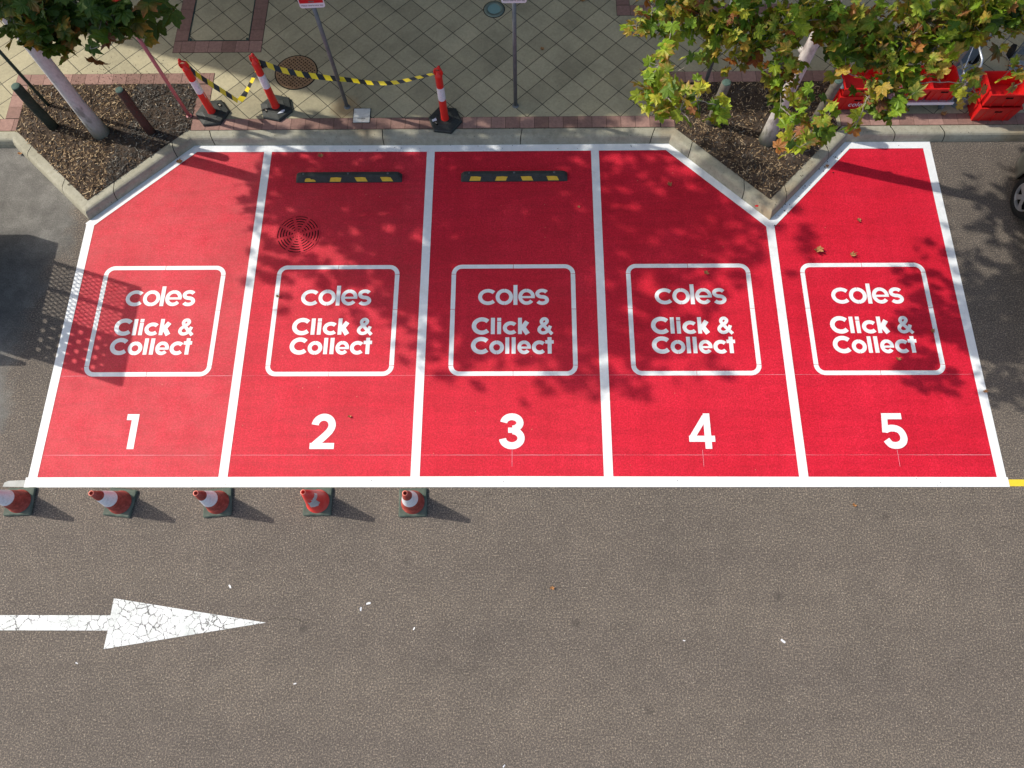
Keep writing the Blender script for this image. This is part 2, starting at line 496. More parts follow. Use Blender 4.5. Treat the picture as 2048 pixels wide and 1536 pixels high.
STEEL = vary('galvanised_steel', (.13, .145, .155), (.19, .205, .215), 14, .5, .5, .35)
GREENST = vary('dark_green_paint', (.020, .050, .045), (.035, .07, .06), 14, .5, .5)
PINKST = vary('faded_red_post', (.42, .13, .14), (.50, .18, .19), 5, .5, .5, c3=(.28, .16, .17))  # red light on the pole is put into its colour
WOODD = vary('dark_treated_wood', (.020, .030, .024), (.040, .050, .038), 9, .85, .2, bscale=30, bstr=.5, c3=(.06, .06, .045))
WOODB = vary('brown_treated_wood', (.055, .030, .024), (.085, .050, .038), 6, .85, .2, bscale=30, bstr=.5, c3=(.045, .055, .045))
WOODG = vary('weathered_post_wood', (.11, .10, .08), (.17, .155, .125), 6, .85, .2, bscale=30, bstr=.5, c3=(.06, .075, .07))
CAPG = vary('green_post_cap', (.05, .095, .08), (.09, .14, .115), 20, .8, .3)
RUST = vary('rusty_iron', (.20, .115, .055), (.32, .20, .11), 9, .75, .4, .2, bscale=40, c3=(.25, .17, .10))
DARK = new_mat('dark_gap', (.010, .009, .008), .9, .1)
SIGNR = vary('sign_red', (.55, .008, .012), (.60, .012, .018), 5, .35)
SIGNW = new_mat('sign_white', (.78, .80, .84), .35)
INK = new_mat('black_ink', (.015, .015, .02), .6)
CRATE = vary('red_crate_plastic', (.55, .008, .008), (.63, .014, .012), 6, .45, .5)
GREYP = vary('grey_plastic', (.12, .15, .17), (.17, .20, .22), 10, .5)
ALU = vary('aluminium', (.42, .46, .50), (.52, .56, .60), 14, .35, .5, .6)
GLASSL = new_mat('frosted_glass', (.20, .34, .32), .25, .6)
CARP = new_mat('silver_green_car_paint', (.16, .18, .15), .3, .6, .55)
CARP.node_tree.nodes['Principled BSDF'].inputs['Coat Weight'].default_value = .6
CARG = new_mat('car_glass', (.012, .016, .016), .06, .7)
TYRE = vary('tyre_rubber', (.012, .012, .012), (.022, .022, .021), 20, .85, .2)
RIM = new_mat('wheel_silver', (.42, .43, .44), .35, .5, .6)
LAMPG = new_mat('lamp_glass', (.55, .57, .58), .12, .6)
DEADL = vary('dead_leaf', (.26, .115, .045), (.42, .22, .09), 30, .8, .2, c3=(.18, .08, .035))
PAPER = new_mat('white_paper', (.75, .76, .78), .8)
WALLM = vary('pale_render_wall', (.28, .27, .25), (.34, .33, .30), 2, .85, .2)
LEAF = leaf_mat('plane_leaves')
TWIG = vary('grey_twig_bark', (.16, .14, .115), (.26, .235, .20), 12, .85, .2, c3=(.36, .33, .29))
BARKL = bark_mat('pale_bark', (.31, .31, .28), (.58, .58, .55), (.47, .47, .44))
BARKR = bark_mat('cream_bark', (.30, .27, .25), (.52, .49, .46), (.40, .36, .34))

# ------------------------------------------------------------------ ground
g = 60
def sheet(name, x0, y0, x1, y1, z, mat, step=None):
    return mesh_obj(name, [(x0, y0, z), (x1, y0, z), (x1, y1, z), (x0, y1, z)], [(0, 1, 2, 3)], mat)
road = tag(sheet('road', -g, -g, g+10, g, 0, ASPH), kind='structure')

# hairline cracks in the asphalt, part of the road
rnd = random.Random(5)
def crack(pts, wd=.006):
    P = []
    for i in range(len(pts)-1):
        a = gp(*pts[i]); b = gp(*pts[i+1])
        for k in range(5):
            p = a.lerp(b, k/5)
            P.append(Vector((p.x+rnd.uniform(-.018, .018), p.y+rnd.uniform(-.018, .018), .002)))
    P.append(gp(*pts[-1]))
    P[-1].z = .002
    v = []; f = []
    for i, p in enumerate(P):
        t = (P[min(i+1, len(P)-1)]-P[max(i-1, 0)]).normalized()
        n = Vector((-t.y, t.x, 0))*wd*rnd.uniform(.3, 1.0)*(0.25 if i in (0, len(P)-1) else 1)
        v += [p+n*.5, p-n*.5]
        if i: f.append((2*i-2, 2*i-1, 2*i+1, 2*i))
    return mesh_obj('crack', v, f, GROOVE, road)
crack([(531, 1243), (560, 1234), (600, 1240), (640, 1246)])
crack([(905, 1008), (940, 1008), (975, 990), (1015, 994), (1040, 984)], .005)
crack([(1990, 1052), (2030, 1060), (2060, 1066)], .006)

# pavement: own axes turned 45 degrees so that the tile joints follow it
pv_o = Vector((3.77, 5.77, .15))
def pav(points, name):
    c45 = Matrix.Rotation(-pi/4, 3, 'Z')
    vs = [c45 @ (Vector((x, y, .15))-pv_o) for x, y in points]
    o = mesh_obj(name, vs, [tuple(range(len(vs)))], TILE)
    o.location = pv_o
    o.rotation_euler = (0, 0, pi/4)
    return o
pavement = tag(pav([(-g, 5.545), (g+10, 5.545), (g+10, g), (-g, g)], 'pavement'), kind='structure')

# kerb swept along its line, with narrow joints
KP = [(-20, 5.36), (-1.49, 5.36), (-.02, 4.0), (1.41, 5.37), (5.2, 5.345), (8.97, 5.345), (10.4, 3.94), (11.75, 5.35), (30, 5.35)]
def offset_path(path, d):
    out = []
    n = len(path)
    for i in range(n):
        a = Vector(path[i])
        t0 = (a-Vector(path[i-1])).normalized() if i else None
        t1 = (Vector(path[i+1])-a).normalized() if i < n-1 else None
        n0 = Vector((-t0.y, t0.x)) if t0 else None
        n1 = Vector((-t1.y, t1.x)) if t1 else None
        if n0 is None: m = n1
        elif n1 is None: m = n0
        else:
            m = (n0+n1).normalized(); m = m/m.dot(n0)
        out.append(a+m*d)
    return out
def build_kerb():
    prof = [(0, -.01), (.012, .055), (.035, .115), (.052, .137), (.075, .148), (.10, .151), (.185, .151), (.196, .149), (.2, .143), (.2, 0)]
    offs = [offset_path(KP, d) for d, z in prof]
    joints = {0: [], 1: [.4, .8], 2: [.2, .72], 3: [], 4: [], 5: [.36, .8], 6: [.22, .72], 7: []}
    def seg_t(i, x):
        a, b = KP[i], KP[i+1]
        return (x-a[0])/(b[0]-a[0])
    joints[1] = [seg_t(1, -1.18), seg_t(1, -.48)]
    joints[2] = [seg_t(2, .35), seg_t(2, 1.17)]
    joints[3] = [seg_t(3, 1.74), seg_t(3, 4.45)]
    joints[4] = [seg_t(4, 6.62), seg_t(4, 8.67)]
    joints[5] = [seg_t(5, 9.25), seg_t(5, 10.02)]
    joints[6] = [seg_t(6, 10.66), seg_t(6, 11.42)]
    joints[7] = [seg_t(7, x) for x in (12.5, 13.27, 15.6, 18)]
    joints[0] = [seg_t(0, x) for x in (-6.6, -4.2)]
    st = []
    for i in range(len(KP)-1):
        L = (Vector(KP[i+1])-Vector(KP[i])).length
        ts = [(0.0, 0)]
        for j in sorted(joints[i]):
            e = .0045/L
            ts += [(j-e*1.4, 0), (j-e, 1), (j+e, 1), (j+e*1.4, 0)]
        st += [(i, t, gr) for t, gr in ts]
    st.append((len(KP)-2, 1.0, 0))
    v = []; f = []; m = []
    np_ = len(prof)
    for i, t, gr in st:
        for k, (d, z) in enumerate(prof):
            p = offs[k][i].lerp(offs[k][i+1], t)
            v.append((p.x, p.y, z-(.035 if gr and z > .04 else 0)))
    for s in range(len(st)-1):
        for k in range(np_-1):
            f.append((s*np_+k, (s+1)*np_+k, (s+1)*np_+k+1, s*np_+k+1))
            m.append(1 if (st[s][2] or st[s+1][2]) else 0)
    return mesh_obj('kerb', v, f, [KERB, GROOVE], fm=m)
kerb = tag(build_kerb(), kind='structure')

# rows of red pavers
prnd = random.Random(11)
def paver_row(mb, x0, y0, x1, y1, along='x', size=.228, off=0):
    L0, L1 = (x0, x1) if along == 'x' else (y0, y1)
    p = L0
    first = True
    while p < L1-.03:
        q = min(p+(size if not first or off == 0 else off), L1); first = False
        gpx = .0028
        hz = .006+prnd.uniform(-.0008, .0008)
        if along == 'x':
            c = ((p+q)/2, (y0+y1)/2, .15+hz/2); d = (q-p-2*gpx, y1-y0-2*gpx, hz)
        else:
            c = ((x0+x1)/2, (p+q)/2, .15+hz/2); d = (x1-x0-2*gpx, q-p-2*gpx, hz)
        if d[0] > .01 and d[1] > .01:
            mb.box(c, d, 0)
        p = q
def paver_obj(rows):
    mb = MB(); v = MB()
    for r in rows: paver_row(mb, *r[:4], **(r[4] if len(r) > 4 else {}))
    for r in rows:   # dark bed under the joints
        v.add([(r[0]-.004, r[1]-.004, .1515), (r[2]+.004, r[1]-.004, .1515), (r[2]+.004, r[3]+.004, .1515), (r[0]-.004, r[3]+.004, .1515)], [(0, 1, 2, 3)])
    b = len(mb.v)
    mb.v += v.v; mb.f += [tuple(i+b for i in q) for q in v.f]; mb.m += [1]*len(v.f)
    return tag(mb.build('paver_border', [BRICK, GROOVE]), kind='structure')
Y = dict(along='y')
paver_obj([(1.372, 5.552, 8.83, 5.768), (8.838, 5.552, 9.056, 5.768)])
paver_obj([(11.662, 5.552, 20, 5.768)])
paver_obj([(-12, 5.565, -1.44, 5.80)])
paver_obj([(-1.665, 6.475, 1.60, 6.69), (1.372, 5.776, 1.60, 6.467, Y), (-1.665, 5.808, -1.44, 6.467, Y)])
paver_obj([(8.838, 6.42, 11.85, 6.635), (8.838, 5.776, 9.056, 6.412, Y), (11.60, 5.776, 11.85, 6.412, Y)])
paver_obj([(.83, 7.12, 2.31, 7.36, dict(off=.13)), (.83, 7.368, 1.05, 9.0, Y), (2.085, 7.368, 2.31, 9.0, Y)])
paver_obj([(8.25, 7.83, 11.2, 8.05), (8.25, 8.058, 8.47, 9.0, Y)])
# steel edge round the framed panel of paving
mb = MB()
for x0, y0, x1, y1 in ((1.054, 7.364, 2.081, 7.374), (1.054, 7.374, 1.066, 9.0), (2.069, 7.374, 2.081, 9.0)):
    mb.box(((x0+x1)/2, (y0+y1)/2, .154), (x1-x0, y1-y0, .008))
for x in (1.09, 2.045): mb.lathe([(.02, 0), (.02, .012), (.012, .014)], 10, (x, 7.40, .15))
tag(mb.build('edge_channel', [GREENST]), kind='structure')

# ---- planting beds: soil sheet with uneven surface and loose chips
INNER = [tuple(p) for p in offset_path(KP, .192)]
BEDL = [(-1.435, INNER[1][1]), INNER[1], INNER[2], INNER[3], (1.366, INNER[3][1]), (1.366, 6.47), (-1.435, 6.47)]
BEDR = [INNER[5], INNER[6], INNER[7], (11.596, INNER[7][1]), (11.596, 6.415), (9.06, 6.415)]
def bed_h(x, y):
    return .020+.028*noise.noise(Vector((x*2.1, y*2.1, .3)))+.016*noise.noise(Vector((x*7, y*7, 4)))+.008*noise.noise(Vector((x*23, y*23, 9)))
def poly_dist(x, y, poly):
    best = 9
    for i in range(len(poly)):
        a = Vector(poly[i]); b = Vector(poly[(i+1) % len(poly)]); p = Vector((x, y))
        t = max(0, min(1, (p-a).dot(b-a)/(b-a).length_squared))
        best = min(best, (p-a.lerp(b, t)).length)
    return best
def surf(x, y, poly):
    e = min(1, poly_dist(x, y, poly)/.10)
    return .153+max(.001, bed_h(x, y))*e
def build_bed(name, poly, seed, nchips, greyf):
    bm = bmesh.new()
    bm.faces.new([bm.verts.new((x, y, .15)) for x, y in poly])
    xs = [p[0] for p in poly]; ys = [p[1] for p in poly]
    q = min(xs)+.04
    while q < max(xs):
        bmesh.ops.bisect_plane(bm, geom=bm.verts[:]+bm.edges[:]+bm.faces[:], plane_co=(q, 0, 0), plane_no=(1, 0, 0)); q += .045
    q = min(ys)+.04
    while q < max(ys):
        bmesh.ops.bisect_plane(bm, geom=bm.verts[:]+bm.edges[:]+bm.faces[:], plane_co=(0, q, 0), plane_no=(0, 1, 0)); q += .045
    for v_ in bm.verts: v_.co.z = surf(v_.co.x, v_.co.y, poly)
    me = bpy.data.meshes.new(name); bm.to_mesh(me); bm.free()
    me.materials.append(SOIL)
    o = bpy.data.objects.new(name, me); COL.objects.link(o)
    tag(o, kind='structure')
    r = random.Random(seed)
    mb = MB()
    n = 0
    while n < nchips:
        x, y = r.uniform(min(xs), max(xs)), r.uniform(min(ys), max(ys))
        if not inside(x, y, poly): continue
        if r.random() > .35+1.1*max(0, noise.noise(Vector((x*1.7, y*1.7, seed)))+.35): continue
        n += 1
        L = r.choice((.020, .026, .034, .045, .06))*r.uniform(.7, 1.3)*(1.7 if r.random() < .04 else 1); W = r.uniform(.006, .015); T = .003
        a = r.uniform(0, pi); ti = r.uniform(-.35, .35)
        z = surf(x, y, poly)+.004+r.uniform(0, .008)
        dx, dy = cos(a)*cos(ti), sin(a)*cos(ti); dz = sin(ti)
        nx, ny = -sin(a), cos(a)
        v = []
        for sz in (0, 1):
            for su, sv in ((-1, -1), (1, -.6), (1, .8), (-1, 1)):
                v.append((x+dx*L/2*su+nx*W/2*sv, y+dy*L/2*su+ny*W/2*sv, z+dz*L/2*su+sz*T))
        gmat = 1 if r.random() < greyf(x, y) else 0
        mb.add(v, [(4, 5, 6, 7), (0, 1, 5, 4), (1, 2, 6, 5), (2, 3, 7, 6), (3, 0, 4, 7)], gmat)
    o2 = mb.build('mulch', [CHIP, CHIPG])
    return o2
m1 = build_bed('planting_bed', BEDL, 3, 5600, lambda x, y: .93 if x > .25+.4*noise.noise(Vector((x*2, y*2, 0))) else .12)
tag(m1, 'loose bark mulch around the pale trunk behind bay 1', 'mulch', kind='stuff')
m2 = build_bed('planting_bed', BEDR, 8, 5200, lambda x, y: .15)
tag(m2, 'loose brown bark mulch in the pointed bed between bays 4 and 5', 'mulch', kind='stuff')
# crumbs of soil and litter spilled on the paving behind the left bed
r_ = random.Random(77); mb = MB()
for k in range(330):
    x = r_.gauss(.15, .75); y = 6.46+abs(r_.gauss(0, .25))
    if y < 6.47 or y > 7.3 or x < -1.3 or x > 1.8: continue
    s = r_.uniform(.003, .011); a = r_.uniform(0, 6)
    z = .1575 if y < 6.7 else .151
    mb.add([(x+s*cos(a+t*2.1)*(1+.5*(t == 1)), y+s*sin(a+t*2.1), z) for t in range(3)]+[(x, y, z+s*.6)], [(0, 1, 3), (1, 2, 3), (2, 0, 3)])
tag(mb.build('soil_crumbs', [SOIL]), 'dark soil crumbs scattered on the beige paving behind the left bed', 'soil', kind='stuff')

# ------------------------------------------------------------------ bays and lines
X = [0, 2.6, 5.2, 7.8, 10.4, 13.0]
def flat(name, poly, z, mat, parent=None):
    return mesh_obj(name, [(x, y, z) for x, y in poly], [tuple(range(len(poly)))], mat, parent)

# painted glyphs as stroked ribbons; every stroke rises a hair so none are coplanar
def arc(cx, cy, rx, ry, a0, a1, n=20):
    return [(cx+rx*cos(R(a0+(a1-a0)*i/n)), cy+ry*sin(R(a0+(a1-a0)*i/n))) for i in range(n+1)]
def smooth_pts(p, k=6):
    out = []
    q = [p[0]]+list(p)+[p[-1]]
    for i in range(1, len(q)-2):
        for j in range(k):
            t = j/k
            out.append(tuple(.5*((2*q[i][a])+(-q[i-1][a]+q[i+1][a])*t+(2*q[i-1][a]-5*q[i][a]+4*q[i+1][a]-q[i+2][a])*t*t+(-q[i-1][a]+3*q[i][a]-3*q[i+1][a]+q[i+2][a])*t**3) for a in (0, 1)))
    out.append(tuple(p[-1]))
    return out
class Paint:
    def __init__(s): s.mb = MB(); s.z = 0
    def stroke(s, pts, w, ox=0, oy=0, slope=0):
        n = len(pts); v = []; f = []
        P = [Vector(p) for p in pts]
        for i in range(n):
            t0 = (P[i]-P[i-1]).normalized() if i else None
            t1 = (P[i+1]-P[i]).normalized() if i < n-1 else None
            if t0 is None: m = Vector((-t1.y, t1.x))
            elif t1 is None: m = Vector((-t0.y, t0.x))
            else:
                n0 = Vector((-t0.y, t0.x)); m = (n0+Vector((-t1.y, t1.x)))
                m = m.normalized() if m.length > 1e-4 else n0
                m = m/max(.4, m.dot(n0))
            z = s.z+slope*i/n
            a = P[i]+m*w/2; b = P[i]-m*w/2
            v += [(ox+a.x, oy+a.y, z), (ox+b.x, oy+b.y, z)]
            if i: f.append((2*i-2, 2*i-1, 2*i+1, 2*i))
        s.mb.add(v, f)
        s.z += .0004+abs(slope)
        if s.z > .0035: s.z = 0
        return s
def g_c(p, ox, oy, rx, ry, w, cut=44):
    p.z = 0; p.stroke(arc(0, 0, rx-w/2, ry-w/2, cut, 360-cut, 26), w, ox+rx, oy+ry)
def g_o(p, ox, oy, rx, ry, w):
    p.z = 0
    for a, b in ((-89.6, 89.6), (90.4, 269.6)): p.stroke(arc(0, 0, rx-w/2, ry-w/2, a, b, 18), w, ox+rx, oy+ry)
def g_e(p, ox, oy, rx, ry, w):
    p.z = 0
    p.stroke(arc(0, 0, rx-w/2, ry-w/2, 2, 90.2, 10), w, ox+rx, oy+ry)
    p.stroke(arc(0, 0, rx-w/2, ry-w/2, 91, 322, 24), w, ox+rx, oy+ry)
    p.stroke([(w*.5, ry-w*.10), (2*rx-.002, ry-w*.10)], w*.62, ox, oy)
def g_bar(p, x0, y0, x1, y1, ox=0, oy=0):
    p.stroke([((x0+x1)/2, y0), ((x0+x1)/2, y1)], x1-x0, ox, oy)
def g_s(p, ox, oy, wd, h, w):
    rx = (wd-w)/2; ry = (h-w)/4
    c = wd/2
    pts = arc(c, h-w/2-ry, rx, ry, 28, 262, 16)+arc(c, w/2+ry, rx, ry, 82, -152, 16)
    p.z = 0; p.stroke(pts, w, ox, oy)
def text_block(cx):
    """'coles / Click & / Collect' in the measures taken from bay 3"""
    p = Paint(); o = cx
    # coles
    g_c(p, o-.513, 2.543, .1445, .130, .057, 42)
    g_o(p, o-.256, 2.543, .1275, .130, .057)
    p.z = .0012; g_bar(p, .005, 2.543, .064, 2.866, o)
    g_e(p, o+.076, 2.543, .122, .130, .055)
    g_s(p, o+.326, 2.541, .200, .262, .056)
    p2 = p; p = Paint()
    # Click &
    g_c(p, o-.597, 2.072, .1475, .137, .065, 42)
    p.z = 0; g_bar(p, -.320, 2.080, -.262, 2.337, o)
    g_bar(p, -.229, 2.080, -.172, 2.277, o); g_bar(p, -.229, 2.286, -.172, 2.337, o)
    g_c(p, o-.147, 2.073, .114, .104, .058, 42)
    p.z = 0; g_bar(p, .072, 2.080, .129, 2.337, o)
    p.stroke([(.118, 2.148), (.205, 2.277)], .070, o, 0)
    p.stroke([(.138, 2.195), (.212, 2.082)], .072, o, 0)
    amp = [(.212, .006), (.15, .075), (.085, .150), (.058, .200), (.078, .240), (.118, .245), (.142, .215), (.122, .176), (.075, .142), (.034, .105), (.026, .062), (.060, .028), (.112, .030), (.158, .070), (.188, .135)]
    p.z = 0; p.stroke(smooth_pts(amp, 5), .050, o+.352, 2.072, slope=.003)
    # Collect
    g_c(p, o-.602, 1.770, .1460, .134, .065, 42)
    g_o(p, o-.338, 1.769, .105, .106, .057)
    p.z = 0; g_bar(p, -.110, 1.777, -.053, 2.030, o); g_bar(p, -.019, 1.777, .039, 2.030, o)
    g_e(p, o+.062, 1.769, .098, .106, .053)
    g_c(p, o+.270, 1.769, .109, .106, .057, 42)
    p.z = 0; g_bar(p, .496, 1.777, .553, 2.030, o)
    p.stroke([(.462, 1.957), (.584, 1.957)], .054, o, 0)
    return p2, p
def digit(n, cx, y0):
    p = Paint(); o = cx; w = .100; h = .5
    if n == 1:
        g_bar(p, -.012, y0, .083, y0+h, o); p.stroke([(-.083, y0+h-.043), (.03, y0+h-.043)], .086, o)
    if n == 2:
        pts = arc(0, .335, .118, .118, 176, -28, 18)+smooth_pts([(.085, .245), (.01, .165), (-.075, .085), (-.125, .03)], 3)
        p.stroke(pts, w, o, y0, slope=.001); p.stroke([(-.168, .042), (.168, .042)], .085, o, y0)
    if n == 3:
        p.stroke(arc(-.004, .368, .112, .088, 176, -84, 18), w*.98, o, y0)
        p.stroke(arc(-.004, .150, .127, .106, 84, -176, 20), w*.98, o, y0)
        p.stroke([(-.055, .263), (.03, .263)], .075, o, y0)
    if n == 4:
        g_bar(p, .045, y0, .135, y0+h, o); p.stroke([(.068, .455), (-.125, .158)], .078, o, y0)
        p.stroke([(-.168, .140), (.185, .140)], .085, o, y0)
    if n == 5:
        p.stroke([(-.132, h-.043), (.137, h-.043)], .086, o, y0)
        p.stroke([(-.092, .47), (-.118, .225)], .080, o, y0)
        p.stroke(smooth_pts([(-.118, .262), (-.05, .285), (.02, .284), (.085, .252), (.118, .18), (.110, .11), (.065, .062), (0, .045), (-.07, .060), (-.118, .125)], 4), w*.95, o, y0)
    return p
def bay_frame(cx):
    """rounded stencil frame in eight pieces with thin gaps"""
    x0, x1, y0, y1 = cx-.916, cx+.916, 1.443, 3.207
    r = .155; w = .066
    p = Paint()
    def path(u, v): return [u, v]
    e = .003; h = w/2
    xm, ym = (x0+x1)/2, y0+(y1-y0)*.585
    p.z = 0
    P = []
    for (cx_, cy_, a) in ((x1-r, y1-r, 0), (x0+r, y1-r, 90), (x0+r, y0+r, 180), (x1-r, y0+r, 270)):
        P.append(arc(cx_, cy_, r-h, r-h, a, a+90, 12))
    top = P[0][0:]+[(xm+e, y1-h)]
    p.stroke(P[0]+[(xm+e, y1-h)], w); p.stroke([(xm-e, y1-h)]+P[1], w)
    p.z = 0
    for xx in (x0+h, x1-h):
        p.z = 0; p.stroke([(xx, y1-r-2*e), (xx, ym+e)], w)
        p.z = 0; p.stroke([(xx, ym-e), (xx, y0+r+2*e)], w)
    p.z = 0; p.stroke(P[2]+[(xm-e, y0+h)], w)
    p.z = 0; p.stroke([(xm+e, y0+h)]+P[3], w)
    return p
CHALK = new_mat('chalk', (.68, .40, .46), .8)
bay_poly = [
    [(0, -.07), (2.6, -.07), (2.6, 5.37), (1.41, 5.375), (-.02, 4.0), (0, 3.9)],
    [(2.6, -.07), (5.2, -.07), (5.2, 5.36), (2.6, 5.37)],
    [(5.2, -.07), (7.8, -.07), (7.8, 5.35), (5.2, 5.35)],
    [(7.8, -.07), (10.4, -.07), (10.4, 3.94), (8.97, 5.345), (7.8, 5.345)],
    [(10.4, -.07), (13.0, -.07), (13.0, 5.35), (11.75, 5.35), (10.4, 3.94)]]
labels = ['red painted parking bay 1, faded and pinkish, beside the left kerb point',
          'red painted parking bay 2 with round drain and wheel stop',
          'red painted parking bay 3, in the middle of the row',
          'red painted parking bay 4 left of the pointed mulch bed',
          'red painted parking bay 5, the brightest red, at the right end']
fc = [1.30, 3.905, 6.515, 9.10, 11.665]
nc = [1.225, 3.90, 6.505, 9.085, 11.70]
for k in range(5):
    b = thing('parking_bay', labels[k], 'parking bay', ((X[k]+X[k+1])/2, 2.6, 0), 0, 'numbered red parking bays')
    ox, oy = b.location.x, b.location.y
    def part(o, z=0):
        o.parent = b; o.location = (-ox, -oy, z); return o
    part(flat('painted_surface', bay_poly[k], .004, REDS[k]))
    part(bay_frame(fc[k]).mb.build('stencil_frame', WHITE), .0062)
    for q_, nm_ in zip(text_block(fc[k]-.002), ('brand_lettering', 'service_lettering')): part(q_.mb.build(nm_, WHITE), .0062)
    part(digit(k+1, nc[k], .385).mb.build('bay_number', WHITE), .0062)
    # pale setting-out lines left by the painters
    for yy in (1.452, .30):
        v_ = []; f_ = []; n = 40
        for i in range(n+1):
            xa = X[k]+.07+2.46*i/n; hw = .0004+.0016*max(0, .5+noise.noise(Vector((xa*2.3, yy*5, 1)))); yo = yy+rnd.uniform(-.001, .001)
            v_ += [(xa, yo-hw, .0053), (xa, yo+hw, .0053)]
            if i: f_.append((2*i-2, 2*i, 2*i+1, 2*i-1))
        part(mesh_obj('chalk_line', v_, f_, CHALK))
    a_ = nc[k]
    if k >= 2: part(mesh_obj('chalk_line', [(a_-.0015, .14, .0056), (a_+.0015, .14, .0056), (a_+.0022, .37, .0056), (a_-.0012, .37, .0056)], [(0, 1, 2, 3)], CHALK))

wl = ['white line at the left edge of bay 1', 'white line between bays 1 and 2', 'white line between bays 2 and 3',
      'white line between bays 3 and 4', 'white line between bays 4 and 5', 'white line at the right edge of bay 5']
tops = [3.98, 5.30, 5.30, 5.30, 3.92, 5.30]
for k in range(6):
    xc = X[k]+(.0 if k in (1, 2, 3, 4) else (.005 if k == 0 else .012))
    tag(flat('bay_line', [(xc-.062, -.08), (xc+.062, -.08), (xc+.062, tops[k]), (xc-.062, tops[k])], .0075, WHITE), wl[k]+', painted on the ground', 'painted line', 'white lines dividing the bays')
tag(flat('front_line', [(-.085, -.145), (6.5, -.140), (13.09, -.135), (13.09, -.005), (6.5, .008), (-.085, -.010)], .0100, WHITE), 'long white line across the open ends of all five bays', 'painted line')
kpath = [(-.075, 3.95), (1.41, 5.375), (5.2, 5.35), (8.97, 5.35), (10.4, 3.945), (11.75, 5.355), (13.075, 5.352)]
ko = offset_path(kpath, -.125)
kv = []; kf = []
for i in range(len(kpath)):
    kv += [(*kpath[i], .0100), (ko[i].x, ko[i].y, .0100)]
    if i: kf.append((2*i-2, 2*i-1, 2*i+1, 2*i))
tag(mesh_obj('kerb_line', kv, kf, WHITE), 'white line following the zigzag foot of the kerb', 'painted line')
tag(flat('yellow_line', [(13.095, -.125), (30, -.125), (30, -.035), (13.095, -.035)], .004, YELP), 'yellow line starting at the right end of the white front line', 'painted line')
tag(flat('old_line_end', [(-.38, -.135), (-.09, -.140), (-.09, -.045), (-.32, -.055), (-.37, -.08)], .004, vary('old_white_paint', (.36, .38, .36), (.46, .48, .46), 8, .8)), 'stub of old greyish line left of the white front line', 'painted line')
# arrow
ar = [(-9, -1.98), (1.405, -1.965), (1.395, -2.185), (3.40, -1.865), (1.41, -1.575), (1.405, -1.782), (-9, -1.80)]
tag(flat('direction_arrow', ar, .004, CRACKW), 'cracked white arrow on the asphalt pointing right', 'road arrow')

# ---- drain grate in bay 2
dr = thing('drain_grate', 'round slotted drain grate painted red in bay 2', 'drain', (3.235, 3.74, 0))
MB().lathe([(.315, 0), (.315, .0002)], 48, (0, 0, .0050)).build('drain_pit', [DARK], dr)
mb = MB()
def ring(mb, r0, r1, a0, a1, z, n=8):
    v = []; f = []
    for i in range(n+1):
        a = a0+(a1-a0)*i/n
        v += [(r0*cos(a), r0*sin(a), z), (r1*cos(a), r1*sin(a), z)]
        if i: f.append((2*i-2, 2*i-1, 2*i+1, 2*i))
    mb.add(v, f)
ring(mb, 0.0001, .040, 0, 2*pi, .011, 24)
nr = 6
for i in range(nr):
    r0 = .0545+i*.0437
    ring(mb, r0, r0+.0275, 0, 2*pi, .011, 48)
ring(mb, .0545+nr*.0437-.0002, .335, 0, 2*pi, .011, 48)
for k in range(8):
    a = k*pi/4+.30
    for i in range(nr+1):
        r0 = .040 if i == 0 else .0820+(i-1)*.0437
        r1 = .0545 if i == 0 else r0+.0162
        hw = .022/((r0+r1)/2) if i else .3
        hw = min(hw, .3)
        ring(mb, r0, r1, a-hw, a+hw, .0106, 3)
mb.build('grate', [REDS[1]], dr)

# ---- wheel stops
def wheel_stop(x, label, seed):
    t = thing('wheel_stop', label, 'wheel stop', (x, 4.66, .004), 0, 'black and yellow rubber wheel stops')
    L = 1.66; prof = [(0, 0), (.0, .012), (.052, .095), (.072, .102), (.118, .102), (.135, .09), (.155, 0)]
    xs = [(-L/2, .25), (-L/2+.012, .55), (-L/2+.05, .92), (-L/2+.09, 1), (L/2-.09, 1), (L/2-.05, .92), (L/2-.012, .55), (L/2, .25)]
    v = []; f = []
    n = len(prof)
    for xx, s in xs:
        for y, z in prof: v.append((xx, .0775+(y-.0775)*(.9+.1*s), z*s))
    for i in range(len(xs)-1):
        for k in range(n-1):
            f.append((i*n+k, (i+1)*n+k, (i+1)*n+k+1, i*n+k+1))
    f += [tuple(range(n)), tuple((len(xs)-1)*n+k for k in range(n-1, -1, -1))]
    mesh_obj('stop_body', v, f, RUBBER, t)
    r = random.Random(seed)
    for k, cx in enumerate((-.60, -.20, .20, .60)):
        sl = .028 if k < 2 else -.028
        def P(u, q):  # q 0..1 up the sloped face
            y = .002+.050*q; z = .014+.079*q
            return (u, y-.0030, z+.0022)
        lo, hi = .10, .86
        if seed == 1 and k == 0:
            pts = [P(cx-.09, lo), P(cx+.085, lo), P(cx+.075, .40), P(cx+.045, .52), P(cx+.02, .50), P(cx+.0, .72), P(cx-.05, .70), P(cx-.075, .55)]
        else:
            pts = [P(cx-.085-sl*.5, lo), P(cx+.085-sl*.5, lo), P(cx+.085+sl*.5-r.uniform(0, .012), hi-r.uniform(0, .1)), P(cx+.02, hi), P(cx-.085+sl*.5, hi-r.uniform(0, .08))]
        mesh_obj('yellow_panel', pts, [tuple(range(len(pts)))], YSTICK, t)
    for cx in (-.70, 0, .62):
        MB().lathe([(.016, 0), (.016, .006), (.007, .006), (.007, .003)], 12, (cx, .095, .099)).build('bolt', [STEEL], t)
    return t
wheel_stop(3.94, 'black rubber wheel stop with a torn yellow panel, in bay 2', 1)
